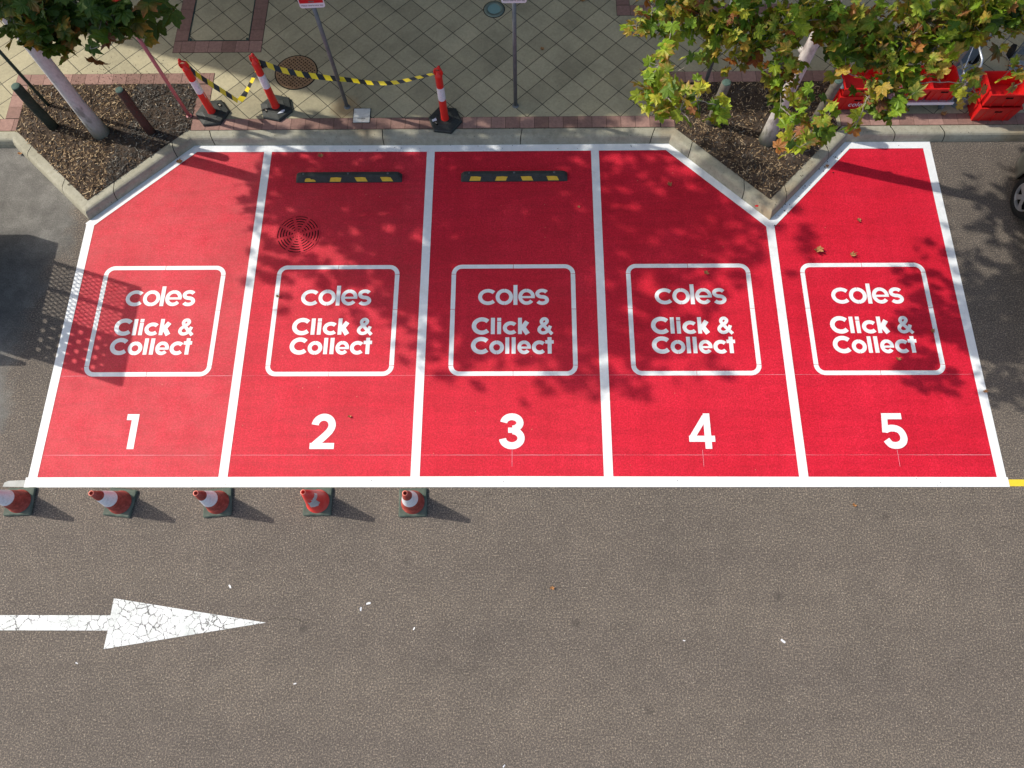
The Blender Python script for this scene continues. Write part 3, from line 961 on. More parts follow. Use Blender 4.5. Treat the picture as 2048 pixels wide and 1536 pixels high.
wheel_stop(6.525, 'black rubber wheel stop with four whole yellow panels, in bay 3', 2)

# ------------------------------------------------------------------ street furniture
PZ = .15
# manhole
t = thing('manhole_cover', 'round rusty waffle-pattern manhole cover in the paving', 'manhole cover', (2.945, 6.69, PZ))
MB().lathe([(.355, 0), (.355, .004)], 40).build('cover_rim', [GROOVE], t)
MB().lathe([(.335, .0), (.335, .007)], 40).build('cover_plate', [RUST], t)
mb = MB(); cr = random.Random(2)
a = R(45)
for i in range(-9, 10):
    for j in range(-9, 10):
        u, v = i*.047, j*.047
        x = u*cos(a)-v*sin(a); y = u*sin(a)+v*cos(a)
        if math.hypot(x, y) > .305: continue
        mb.box((x, y, .0072), (.023, .023, .0016), 0, a)  # small dark squares laid on the plate as dimples
mb.build('waffle_recess', [new_mat('recess_dirt', (.045, .028, .018), .95, .1)], t)
# in-ground light
t = thing('ground_light', 'round glass uplight with steel ring set in the paving', 'ground light', (6.18, 7.99, PZ))
MB().lathe([(.185, 0), (.185, .003), (.178, .003)], 36).build('light_gap', [GROOVE], t)
mb = MB(); mb.lathe([(.112, .002), (.112, .014), (.14, .016), (.165, .013), (.172, .003)], 36, cap=False); mb.build('steel_ring', [vary('ring_steel', (.14, .19, .155), (.2, .25, .21), 15, .5, .5, .3)], t, smooth=True)
MB().lathe([(.114, .002), (.110, .009)], 36).build('glass_lens', [GLASSL], t)
# junction lid
t = thing('junction_lid', 'small square white utility lid beside the left sign post', 'utility lid', (4.09, 5.81, PZ))
MB().box((0, 0, .004), (.28, .285, .012)).build('lid_surround', [GROOVE], t)
MB().box((0, 0, .010), (.262, .268, .012), bev=.003).build('lid_plate', [vary('lid_white', (.60, .59, .53), (.74, .73, .67), 7, .7, c3=(.48, .44, .36))], t)
mb = MB()
for k in range(8): mb.box((-.055+k*.016, -.068, .0170), (.010, .013, .0012))
mb.build('lid_stamp', [INK], t)
# signs
def text_mesh(txt, size, name, mat, parent, loc, rot):
    cu = bpy.data.curves.new(name, 'FONT'); cu.body = txt; cu.size = size; cu.align_x = 'CENTER'; cu.align_y = 'CENTER'
    cu.extrude = .0004
    o = bpy.data.objects.new(name, cu); COL.objects.link(o)
    dg = bpy.context.evaluated_depsgraph_get()
    me = bpy.data.meshes.new_from_object(o.evaluated_get(dg))
    bpy.data.objects.remove(o)
    me.materials.clear(); me.materials.append(mat)
    q = bpy.data.objects.new(name, me); COL.objects.link(q)
    q.parent = parent; q.location = loc; q.rotation_euler = rot
    return q
def round_rect(w, h, r, n=6):
    out = []
    for cx, cz, a in ((w/2-r, h/2-r, 0), (-w/2+r, h/2-r, 90), (-w/2+r, -h/2+r, 180), (w/2-r, -h/2+r, 270)):
        out += arc(cx, cz, r, r, a, a+90, n)
    return out
def sign(x, y, hpost, label, rz=0, post=STEEL, panel=True, w=.34, h=.46, zb=1.95, rad=.03, lean=(0, 0)):
    t = thing('sign_post', label, 'sign', (x, y, PZ), rz, 'posts with small red and white signs' if panel else None)
    MB().tube([(0, 0, 0), (lean[0]*hpost, lean[1]*hpost, hpost)], rad, 14).build('post', [post], t, smooth='auto')
    MB().lathe([(rad+.022, 0), (rad+.018, .012), (rad+.002, .02)], 16).build('post_collar', [post], t)
    if panel:
        rr = round_rect(w, h, .035); n = len(rr); yy = -rad-.006
        v = [(p[0], yy, zb+h/2+p[1]) for p in rr]+[(p[0], yy+.004, zb+h/2+p[1]) for p in rr]
        f = [tuple(range(n-1, -1, -1)), tuple(range(n, 2*n))]+[(i, (i+1) % n, n+(i+1) % n, n+i) for i in range(n)]
        pn = mesh_obj('sign_panel', v, f, SIGNW, t)
        v = [(-w/2+.012, yy-.0012, zb+.078), (w/2-.012, yy-.0012, zb+.078), (w/2-.012, yy-.0012, zb+h-.03), (-w/2+.012, yy-.0012, zb+h-.03)]
        mesh_obj('red_field', v, [(0, 1, 2, 3)], SIGNR, t)
        text_mesh('Please reserve your bay', .030, 'sign_text', INK, t, (0, yy-.0016, zb+.042), (pi/2, 0, 0))
        for zz in (zb+.10, zb+h-.1): MB().box((0, 0, zz), (.075, .075, .02)).build('bracket', [STEEL], t)
    return t
sign(3.84, 5.99, 2.3, 'small red and white sign on a grey post with a rust-stained foot', .05)
sign(6.545, 5.985, 2.3, 'small red and white sign on a straight grey post near the ground light', 0, zb=2.0)
sign(9.56, 6.27, 2.3, 'small red and white sign on a grey post half hidden by the right tree', 0)
sign(1.31, 5.83, 2.3, 'red and white sign on a pinkish red post at the edge of the left bed', 0, post=PINKST, rad=.028)
sign(-1.01, 6.05, 2.3, 'slim dark green post standing behind the pale tree trunk', 0, post=GREENST, panel=False, rad=.026)

# timber posts
def wood(x, y, h, r, mat, label, lean=(0, 0)):
    t = thing('timber_post', label, 'post', (x, y, PZ), 0, 'round timber posts around the trees')
    mb = MB(); prof = [0, h*.3, h*.6, h*.9, h*.985, h]
    mb.tube([(lean[0]*z+.004*sin(z*9), lean[1]*z+.004*cos(z*7), z) for z in prof], [r*1.05, r, r*.98, r*.97, r*.96, r*.88], 18)
    mb.build('post_shaft', [mat], t, smooth='auto')
    MB().lathe([(r*.86, 0), (r*.8, .012), (r*.4, .02)], 18, (lean[0]*h, lean[1]*h, h-.002)).build('post_top', [CAPG], t)
wood(-.83, 5.62, .92, .075, WOODD, 'dark green round timber post left of the pale trunk')
wood(.76, 5.50, .96, .068, WOODB, 'reddish brown round timber post right of the pale trunk')
wood(9.61, 5.60, .90, .075, WOODG, 'weathered grey timber post at the left of the right mulch bed', (.02, 0))
wood(11.25, 5.62, .90, .075, WOODG, 'weathered grey timber post close to the red crates')

# T-top bollards
def build_bollard():
    t = thing('barrier_bollard', '', 'bollard')
    mb = MB()
    def hexr(r, z, rot=0): return [(r*cos(pi/3*i+rot), r*sin(pi/3*i+rot), z) for i in range(6)]
    rings = [hexr(.272, 0), hexr(.272, .035), hexr(.256, .05), hexr(.165, .062), hexr(.15, .068)]
    v = [p for r_ in rings for p in r_]
    f = [tuple(range(5, -1, -1)), tuple(range(24, 30))]
    for k in range(4):
        for i in range(6): f.append((k*6+i, k*6+(i+1) % 6, k*6+6+(i+1) % 6, k*6+6+i))
    mesh_obj('hexagonal_base', v, f, RUBBER, t)
    MB().box((.12, .115, .0615), (.075, .034, .012), rz=R(-40)).build('handle_slot', [DARK], t)
    MB().box((.125, .108, .064), (.04, .022, .012), rz=R(-40)).build('handle_insert', [vary('tan_plastic', (.3, .27, .2), (.36, .32, .25), 9)], t)
    prof = [(.068, .06), (.064, .075), (.060, .085), (.057, .5), (.0565, .505), (.055, .77), (.0545, .775), (.054, .93), (.057, .95), (.056, .985), (.040, 1.01), (.026, 1.03), (.02, 1.05)]
    mb = MB(); mb.lathe(prof, 20); mb.build('post', [ORANGE], t, smooth='auto')
    MB().lathe([(.0584, .50), (.0572, .76)], 20, cap=False).build('reflective_band', [BAND], t, smooth=True)
    # flattened loop head
    mb = MB()
    pts = [(-.052, 0, 1.0), (-.06, 0, 1.05), (-.045, 0, 1.10), (0, 0, 1.115), (.04, 0, 1.10), (.055, 0, 1.05), (.05, 0, 1.0)]
    mb.tube(pts, .016, 8); mb.lathe([(.014, 0), (.024, .015), (.026, .04), (.016, .06), (.004, .066)], 12, (-.02, 0, 1.10))
    mb.box((0, 0, 1.03), (.085, .02, .09), bev=.006)
    mb.build('loop_head', [ORANGE], t, smooth='auto')
    return t
def copy_tree(o, parent=None):
    c = o.copy(); COL.objects.link(c)
    if parent: c.parent = parent
    for ch in o.children: copy_tree(ch, c)
    return c
B0 = build_bollard()
bpos = [((1.69, 5.87, PZ), .1, 'red bollard with white band nearest the left mulch bed'),
        ((2.71, 5.96, PZ), 2.9, 'red bollard between the manhole cover and the framed paving, tape knotted on it'),
        ((5.43, 5.70, PZ), 3.0, 'red bollard on a black base standing alone right of the left sign')]
BL = []
for i, (p, rz, lb) in enumerate(bpos):
    o = B0 if i == 0 else copy_tree(B0)
    o.location = p; o.rotation_euler = (0, 0, rz); tag(o, lb, 'bollard', 'red bollards holding up the hazard tape')
    BL.append(o)
for o, (dx, dy, a) in ((BL[1], (-.11, .09, .5)), (BL[2], (.15, .05, .5))):
    MB().box((dx, dy, .0640), (.095, .042, .006), rz=a).build('sticker', [SIGNW], o)
    MB().box((dx-.025, dy-.03, .0640), (.075, .03, .0066), rz=a).build('sticker', [SIGNW], o)
MB().box((.052, -.012, .44), (.003, .035, .10)).build('sticker', [SIGNW], BL[0])

# hazard tape
TY = new_mat('tape_yellow', (.78, .60, .015), .35); TK = new_mat('tape_black', (.012, .014, .016), .35)
def tape(pts, widths, twist, label, name='barrier_tape', stripe=.105):
    P = [Vector(p) for p in smooth3(pts, 14)]
    L = [0]
    for i in range(1, len(P)): L.append(L[-1]+(P[i]-P[i-1]).length)
    tot = L[-1]
    def at(s):
        s = max(0, min(tot-1e-4, s)); i = 0
        while L[i+1] < s: i += 1
        u = (s-L[i])/(L[i+1]-L[i]); return P[i].lerp(P[i+1], u), (P[i+1]-P[i]).normalized()
    ncell = int(tot/stripe*2); v = []; f = []; m = []
    for i in range(ncell+1):
        s = tot*i/ncell; q = s/tot
        w = widths(q)/2
        for side in (1, -1):
            sk = side*.028
            c, d = at(s+sk)
            up = Vector((0, 0, 1)); n = d.cross(up).normalized(); u2 = n.cross(d)
            a = twist(q)
            dirn = (n*cos(a)-u2*sin(a))
            v.append(c+dirn*w*side)
        if i: f.append((2*i-2, 2*i-1, 2*i+1, 2*i)); m.append((int((i-1)/2)) % 2)
    return tag(mesh_obj(name, v, f, [TY, TK], fm=m), label, 'hazard tape')
def smooth3(p, k):
    out = []; q = [p[0]]+list(p)+[p[-1]]
    for i in range(1, len(q)-2):
        for j in range(k):
            t = j/k
            out.append(tuple(.5*((2*q[i][a])+(-q[i-1][a]+q[i+1][a])*t+(2*q[i-1][a]-5*q[i][a]+4*q[i+1][a]-q[i+2][a])*t*t+(-q[i-1][a]+3*q[i][a]-3*q[i+1][a]+q[i+2][a])*t**3) for a in (0, 1, 2)))
    out.append(tuple(p[-1])); return out
def tp(px, py, z): return tuple(gp(px, py, z))
tape([tp(369, 124, 1.16), tp(388, 145, 1.0), tp(425, 170, .72), tp(460, 192, .48), tp(477, 203, .38)], lambda q: .075-.02*abs(.5-q), lambda q: .25+.7*q, 'slack yellow and black tape hanging off the leftmost bollard')
tape([tp(478, 203, .38), tp(490, 188, .46), tp(503, 163, .70), tp(515, 140, .88), tp(524, 130, 1.0)], lambda q: .085-.03*q, lambda q: .6-.5*q, 'short yellow and black tape rising to the middle bollard')
tape([tp(505, 118, 1.12), tp(530, 128, 1.06), tp(560, 139, .95), tp(600, 148, .86), tp(650, 155, .78), tp(700, 160, .74), tp(745, 166, .72), tp(790, 165, .78), tp(840, 154, .94), tp(872, 146, 1.08)], lambda q: .08-.045*max(0, q-.45)/.55-.03*max(0, .1-q)*10, lambda q: .5+.4*sin(q*9), 'long yellow and black tape strung from the middle bollard past the sign')
tape([tp(872, 148, 1.08), tp(880, 158, .95), tp(885, 172, .80)], lambda q: .05, lambda q: 1.0, 'short loose tail of tape dangling from the bollard standing alone')
kn = MB(); kn.box(tp(527, 132, 1.03), (.07, .03, .07), rz=.5, bev=.015); tag(kn.build('tape_knot', [TK]), 'bunched black tape knot beside the middle bollard', 'tape knot')

# traffic cones
def build_cone(body, banded=True):
    t = thing('traffic_cone', '', 'cone')
    mb = MB(); mb.box((0, 0, .02), (.375, .375, .04), bev=.014); mb.build('cone_base', [RUBBER2], t)
    H = .70
    def rad(z): return .150-(.150-.031)*(z-.04)/(H-.04)
    MB().lathe([(.158, .038), (.155, .05), (rad(.07), .06), (rad(.25), .25), (rad(.5), .5), (rad(H), H), (rad(H)-.007, H+.001), (rad(H)-.009, H-.09), (.002, H-.10)], 32, cap=False).build('cone_body', [body], t, smooth=True)
    if banded: MB().lathe([(rad(.29)+.0015, .29), (rad(.525)+.0015, .525)], 32, cap=False).build('reflective_collar', [BAND], t, smooth=True)
    mb = MB(); mb.lathe([(rad(H)+.0015, H-.012), (rad(H)+.003, H+.001), (rad(H)-.006, H+.003)], 24, cap=False); mb.build('cone_rim', [CONE_R], t, smooth=True)
    return t
C0 = build_cone(CONE_D)
cl = [((40, 1003), 'traffic cone cut off by the left edge of the photo', .02), ((241, 1005), 'dusty traffic cone with white collar below the left half of bay 1', -.06),
      ((436, 1005), 'dusty white-collared traffic cone at the foot of the line between bays 1 and 2', .04), ((826, 1005), 'traffic cone with white collar at the foot of the line between bays 2 and 3', 0)]
for i, (p, lb, rz) in enumerate(cl):
    o = C0 if i == 0 else copy_tree(C0)
    q = gp(*p, .02); o.location = (q.x, q.y, 0); o.rotation_euler = (0, 0, rz*2+.01*i); tag(o, lb, 'cone', 'traffic cones along the front line')
C1 = build_cone(CONE_B, False)
q = gp(636, 1003, .02); C1.location = (q.x, q.y, 0); C1.rotation_euler = (0, 0, .02)
tag(C1, 'bright red traffic cone without a white collar, scraps of silver tape on it', 'cone', 'traffic cones along the front line')
# torn tape scraps wrapped on the cone
def cone_patch(a0, a1, z0, z1, mat, name, parent, jag):
    v = []; f = []; n = 6; r = random.Random(jag)
    for i in range(n+1):
        a = a0+(a1-a0)*i/n
        for z in (z0+r.uniform(-.02, .02), z1+r.uniform(-.02, .02)):
            rr = .150-(.119)*(z-.04)/.66+.003
            v.append((rr*cos(a), rr*sin(a), z))
        if i: f.append((2*i-2, 2*i, 2*i+1, 2*i-1))
    return mesh_obj(name, v, f, mat, parent)
TAPES = vary('silver_tape', (.35, .37, .40), (.55, .57, .60), 12, .4, .5, .2)
cone_patch(R(-100), R(-30), .25, .42, TAPES, 'tape_scrap', C1, 1)
cone_patch(R(-60), R(25), .38, .47, TAPES, 'tape_scrap', C1, 2)

# fallen leaves and paper
LOUT = []
def leaf_outline():
    tips = [(90, 1.0), (38, .92), (142, .92), (-18, .68), (198, .68)]
    pts = []
    # going round from the stem (-90)
    seq = [(-90, .16), (-66, .46), (-46, .60), (-32, .62), (-18, .84), (-4, .70), (6, .60), (16, .74), (26, .76), (38, 1.0), (50, .78), (58, .70), (65, .58), (73, .78), (79, .80), (90, 1.08)]
    right = [(r_*cos(R(a)), r_*sin(R(a))) for a, r_ in seq]
    left = [(-x, y) for x, y in right[-2:0:-1]]
    return right+left
LOUT = leaf_outline()
def dead_leaf(px, py, size, label, z0=.0, mat=DEADL, seed=0):
    r = random.Random(seed)
    p = gp(px, py, z0)
    a = r.uniform(0, 6.28); v = [(0, 0, size*.12)]
    for x, y in LOUT:
        rr = math.hypot(x, y)
        zz = size*(.10+.42*rr*rr*(.4+.8*abs(sin(3*math.atan2(y, x)+seed))))
        v.append(((x*cos(a)-y*sin(a))*size*.55, (x*sin(a)+y*cos(a))*size*.55*.8, zz))
    n = len(LOUT)
    f = [(0, 1+i, 1+(i+1) % n) for i in range(n)]
    o = mesh_obj('fallen_leaf', v, f, mat, loc=(p.x, p.y, z0+.004))
    return tag(o, label, 'leaf', 'curled brown leaves on the ground')
dl = [(643, 314, .10, 'curled brown leaf at the back of bay 2', .01), (360, 326, .11, 'curled leaf on the white line by the left kerb slope', .01), (1340, 371, .10, 'curled brown leaf in the upper half of bay 4', .004),
      (1718, 442, .09, 'curled brown leaf high in bay 5', .004), (1634, 501, .16, 'large curled tan leaf just above the stencil frame of bay 5', .004), (1703, 511, .11, 'tan leaf right of the largest leaf in bay 5', .004),
      (1413, 547, .10, 'brown leaf inside the top edge of the frame in bay 4', .008), (1865, 663, .09, 'brown leaf on the right side of the frame in bay 5', .01), (1795, 718, .09, 'tan leaf below the lettering of bay 5', .004),
      (1968, 783, .08, 'brown leaf on the white line at the right edge of bay 5', .01), (557, 593, .07, 'small pale leaf on the left side of the frame in bay 2', .01), (700, 833, .06, 'small orange leaf above right of the number 2', .004),
      (1086, 100, .09, 'orange leaf on the shaded paving right of the straight sign post', .15), (1166, 3, .12, 'brown leaf on the paving at the top edge of the photo', .15), (1104, 1177, .07, 'small orange leaf on the open asphalt', 0),
      (1708, 1010, .07, 'pale brown leaf on the asphalt in front of bay 5', 0), (43, 308, .10, 'reddish leaf at the foot of the far left kerb', 0), (1654, 334, .08, 'brown leaf on the white line along the right slope of the kerb', .01),
      (1883, 230, .12, 'dark brown leaf on the paving below the grey trolley deck', .15), (1157, 415, .05, 'tiny green leaf in the upper half of bay 3', .004)]
for i, (px, py, s, lb, z) in enumerate(dl): dead_leaf(px, py, s, lb, z, seed=i+1)
pp = [(460, 1173, 'white paper scrap on the asphalt above the tip of the arrow'), (722, 1218, 'white paper scrap right of the arrow tip, lower of a close pair'), (737, 1207, 'white paper scrap right of the arrow tip, upper of a close pair'),
      (828, 1257, 'white paper scrap on open asphalt between the arrow and the photo centre'), (590, 1367, 'white paper scrap on the asphalt below the arrow tip'), (1368, 1281, 'small white scrap on the asphalt left of the larger right-hand scrap'),
      (1566, 1282, 'white paper scrap on the asphalt at the lower right'), (154, 1326, 'tiny white scrap below the left end of the arrow'), (1008, 1532, 'tiny white scrap at the bottom edge of the photo')]
for i, (px, py, lb) in enumerate(pp):
    r = random.Random(i+40); p = gp(px, py); s = r.uniform(.018, .035)
    if i in (4, 5, 7, 8): s *= .7
    a = r.uniform(0, 6); c_, s_ = cos(a), sin(a)
    v = [(u*c_-q*s_, u*s_+q*c_, z) for u, q, z in ((-s, -s*.4, .002), (s*.9, -s*.3, .004), (s, s*.4, .009), (.1*s, s*.55, .012), (-s*.9, s*.3, .003))]
    tag(mesh_obj('paper_scrap', v, [(0, 1, 2, 3, 4)], PAPER, loc=(p.x, p.y, .001)), lb, 'litter', 'white paper scraps on the asphalt')

r_ = random.Random(21); mb = MB()
def seed_bit(x, y, z, s):
    mb.lathe([(s*.6, 0), (s, s*.5), (s*.7, s*1.1), (s*.1, s*1.3)], 6, (x, y, z))
for k in range(34):
    t_ = r_.random()
    seed_bit(10.4+1.3*t_+r_.gauss(.03, .05), 3.94+1.38*t_-abs(r_.gauss(.08, .06)), .011, r_.uniform(.004, .012))
for k in range(14):
    t_ = r_.random(); seed_bit(10.45+1.2*t_, 4.12+1.32*t_+r_.gauss(0, .02), .153, r_.uniform(.004, .008))
for k in range(26): seed_bit(r_.uniform(1.5, 12.9), 5.47+r_.gauss(0, .05), .153, r_.uniform(.003, .006))
for k in range(40): seed_bit(r_.uniform(2, 12.9), r_.choice((5.29, 5.27, -.07))+r_.gauss(0, .03), .0115, r_.uniform(.003, .007))
tag(mb.build('seed_litter', [SOIL]), 'dark seeds and crumbs lying along the white lines and kerb', 'seeds', kind='stuff')
mesh_obj('paint_splash', [(10.18+.030*cos(i*.7)*(1+.3*sin(i*3)), 4.10+.018*sin(i*.7), .1530) for i in range(9)], [tuple(range(9))], SIGNR, kerb)
# ------------------------------------------------------------------ crates and trolleys
def crate(w, d, h, loc, label, rz=0, script=False, grey_bar=False, walls=.012):
    t = thing('plastic_crate', label, 'crate', loc, rz, 'red plastic crates')
    mb = MB(); x, y = w/2, d/2; tp_ = .93
    def ringv(sc, z, ins=0): return [((sx*(x*sc-ins)), (sy*(y*sc-ins)), z) for sx, sy in ((-1, -1), (1, -1), (1, 1), (-1, 1))]
    rs = [ringv(tp_, 0), ringv(1, h-.03), ringv(1.0, h-.03, -.010), ringv(1.0, h, -.010), ringv(1.0, h, walls), ringv(tp_, walls, walls)]
    v = [p for r_ in rs for p in r_]
    f = [(3, 2, 1, 0)]
    for k in range(5):
        for i in range(4): f.append((k*4+i, k*4+(i+1) % 4, k*4+4+(i+1) % 4, k*4+4+i))
    f.append((20, 21, 22, 23))
    # vertical ribs belong to the moulded shell
    rb = MB(); rb.add(v, f)
    for sx in (-1, 1):
        for k in (-.3, 0, .3):
            rb.box((k*w, sx*(y*.975), h*.45), (.012, .018, h*.82))
    for k in (-.25, .25):
        for sx in (-1, 1): rb.box((sx*x*.975, k*d, h*.45), (.018, .012, h*.82))
    rb.build('crate_shell', [CRATE], t)
    for sy in (-1, 1): MB().box((0, sy*(y*.985+.004), h*.72), (.11, .012, .026), bev=.004).build('hand_hole', [DARK], t)
    for sx in (-1, 1): MB().box((sx*(x*.985+.004), 0, h*.72), (.012, .10, .026), bev=.004).build('hand_hole', [DARK], t)
    if grey_bar: MB().box((-x-.045, 0, h-.01), (.05, d*.96, .03), bev=.01).build('folding_bar', [GREYP], t)
    if script:
        text_mesh('coles', .13, 'crate_lettering', SIGNW, t, (.02, -y*.965-.0145, h*.45), (pi/2, 0, 0))
    return t
crate(.60, .44, .30, (11.86, 6.05, PZ+.02), 'lower red crate with white lettering beside the right trunk', .0, script=True)
crate(.60, .44, .17, (11.86, 6.05, PZ+.324), 'open red crate with grey bar, on top of the lettered crate', .0, grey_bar=True)
# flat trolley
t = thing('flat_trolley', 'low silver flatbed trolley carrying two red crates', 'trolley', (12.85, 6.05, PZ))
mb = MB()
mb.box((0, 0, .20), (.98, .50, .03), bev=.004); mb.build('deck', [ALU], t)
MB().box((0, -.257, .20), (.98, .010, .05)).build('deck_edge', [SIGNW], t)
for sx in (-1, 1):
    for sy in (-1, 1):
        c = bpy.data.objects.new('castor', None); COL.objects.link(c); c.parent = t; c.location = (sx*.40, sy*.17, 0)
        MB().box((0, 0, .155), (.06, .05, .055)).build('castor_fork', [ALU], c)
        wv = MB(); wv.tube([(-.018, 0, .06), (.018, 0, .06)], .06, 18); wv.build('castor_wheel', [GREYP], c)
mb = MB()
mb.tube([(.45, -.22, .2), (.47, -.22, .95), (.47, -.16, 1.0), (.47, .16, 1.0), (.47, .22, .95), (.45, .22, .2)], .016, 8)
mb.tube([(.465, -.22, .6), (.465, .22, .6)], .013, 8)
mb.tube([(.46, -.2, .25), (.47, .2, .95)], .009, 6)
mb.build('push_handle', [ALU], t, smooth='auto')
# wire side
mb = MB()
for k in range(8): mb.tube([(-.46, -.22+k*.06, .2), (-.46, -.22+k*.06, .56)], .004, 5)
for k in range(6): mb.tube([(-.46, -.24, .24+k*.06), (-.46, .22, .24+k*.06)], .004, 5)
mb.build('wire_side', [ALU], t)
crate(.42, .44, .26, (12.66, 6.05, PZ+.217), 'left red crate on the flatbed trolley')
crate(.42, .44, .26, (13.10, 6.05, PZ+.217), 'right red crate on the flatbed trolley')
# bucket
t = thing('grey_bucket', 'round grey plastic tub between the trolley and the stacked crates', 'tub', (13.56, 5.98, PZ))
MB().lathe([(.13, 0), (.175, .26), (.188, .262), (.188, .28), (.168, .28), (.125, .02), (.001, .02)], 28, cap=False).build('tub_body', [GREYP], t, smooth='auto')
# stack of crates at right
crate(.62, .44, .30, (13.98, 5.83, PZ+.002), 'bottom red crate of the stack at the right', .0)
crate(.62, .44, .26, (13.98, 5.85, PZ+.305), 'top open red crate of the stack at the right', .0)
# hand truck
def hand_truck(loc, rz, label, s=1):
    t = thing('hand_truck', label, 'hand truck', loc, rz, 'silver tube hand trucks')
    mb = MB()
    for sx in (-1, 1):
        mb.tube([(sx*.20, 0, .08), (sx*.20, .05, .9), (sx*.17, .08, 1.18), (sx*.10, .10, 1.22)], .015, 8)
    mb.tube([(-.1, .10, 1.22), (.1, .10, 1.22)], .015, 8)
    for z in (.25, .55, .85): mb.tube([(-.2, .02, z), (.2, .02, z)], .012, 8)
    mb.build('tube_frame', [ALU], t, smooth='auto')
    MB().box((0, -.12, .04), (.42, .24, .012)).build('toe_plate', [ALU], t)
    MB().box((0, .0, .40), (.36, .01, .5)).build('back_plate', [GREYP], t)
    for sx in (-1, 1):
        w = MB(); w.tube([(sx*.23, .06, .11), (sx*.27, .06, .11)], .11, 20); w.build('wheel', [TYRE], t)
        g_ = MB(); g_.tube([(sx*.10-.01, .10, 1.222), (sx*.1+.01, .10, 1.222)], .02, 8); g_.tube([(sx*.17, .08, 1.17), (sx*.195, .065, 1.0)], .020, 8); g_.build('grip', [DARK], t)
    return t
hand_truck((13.70, 6.62, PZ), R(25), 'silver hand truck standing behind the grey tub')
hand_truck((14.75, 6.75, PZ), R(-20), 'silver hand truck at the right edge of the photo, black grips up')

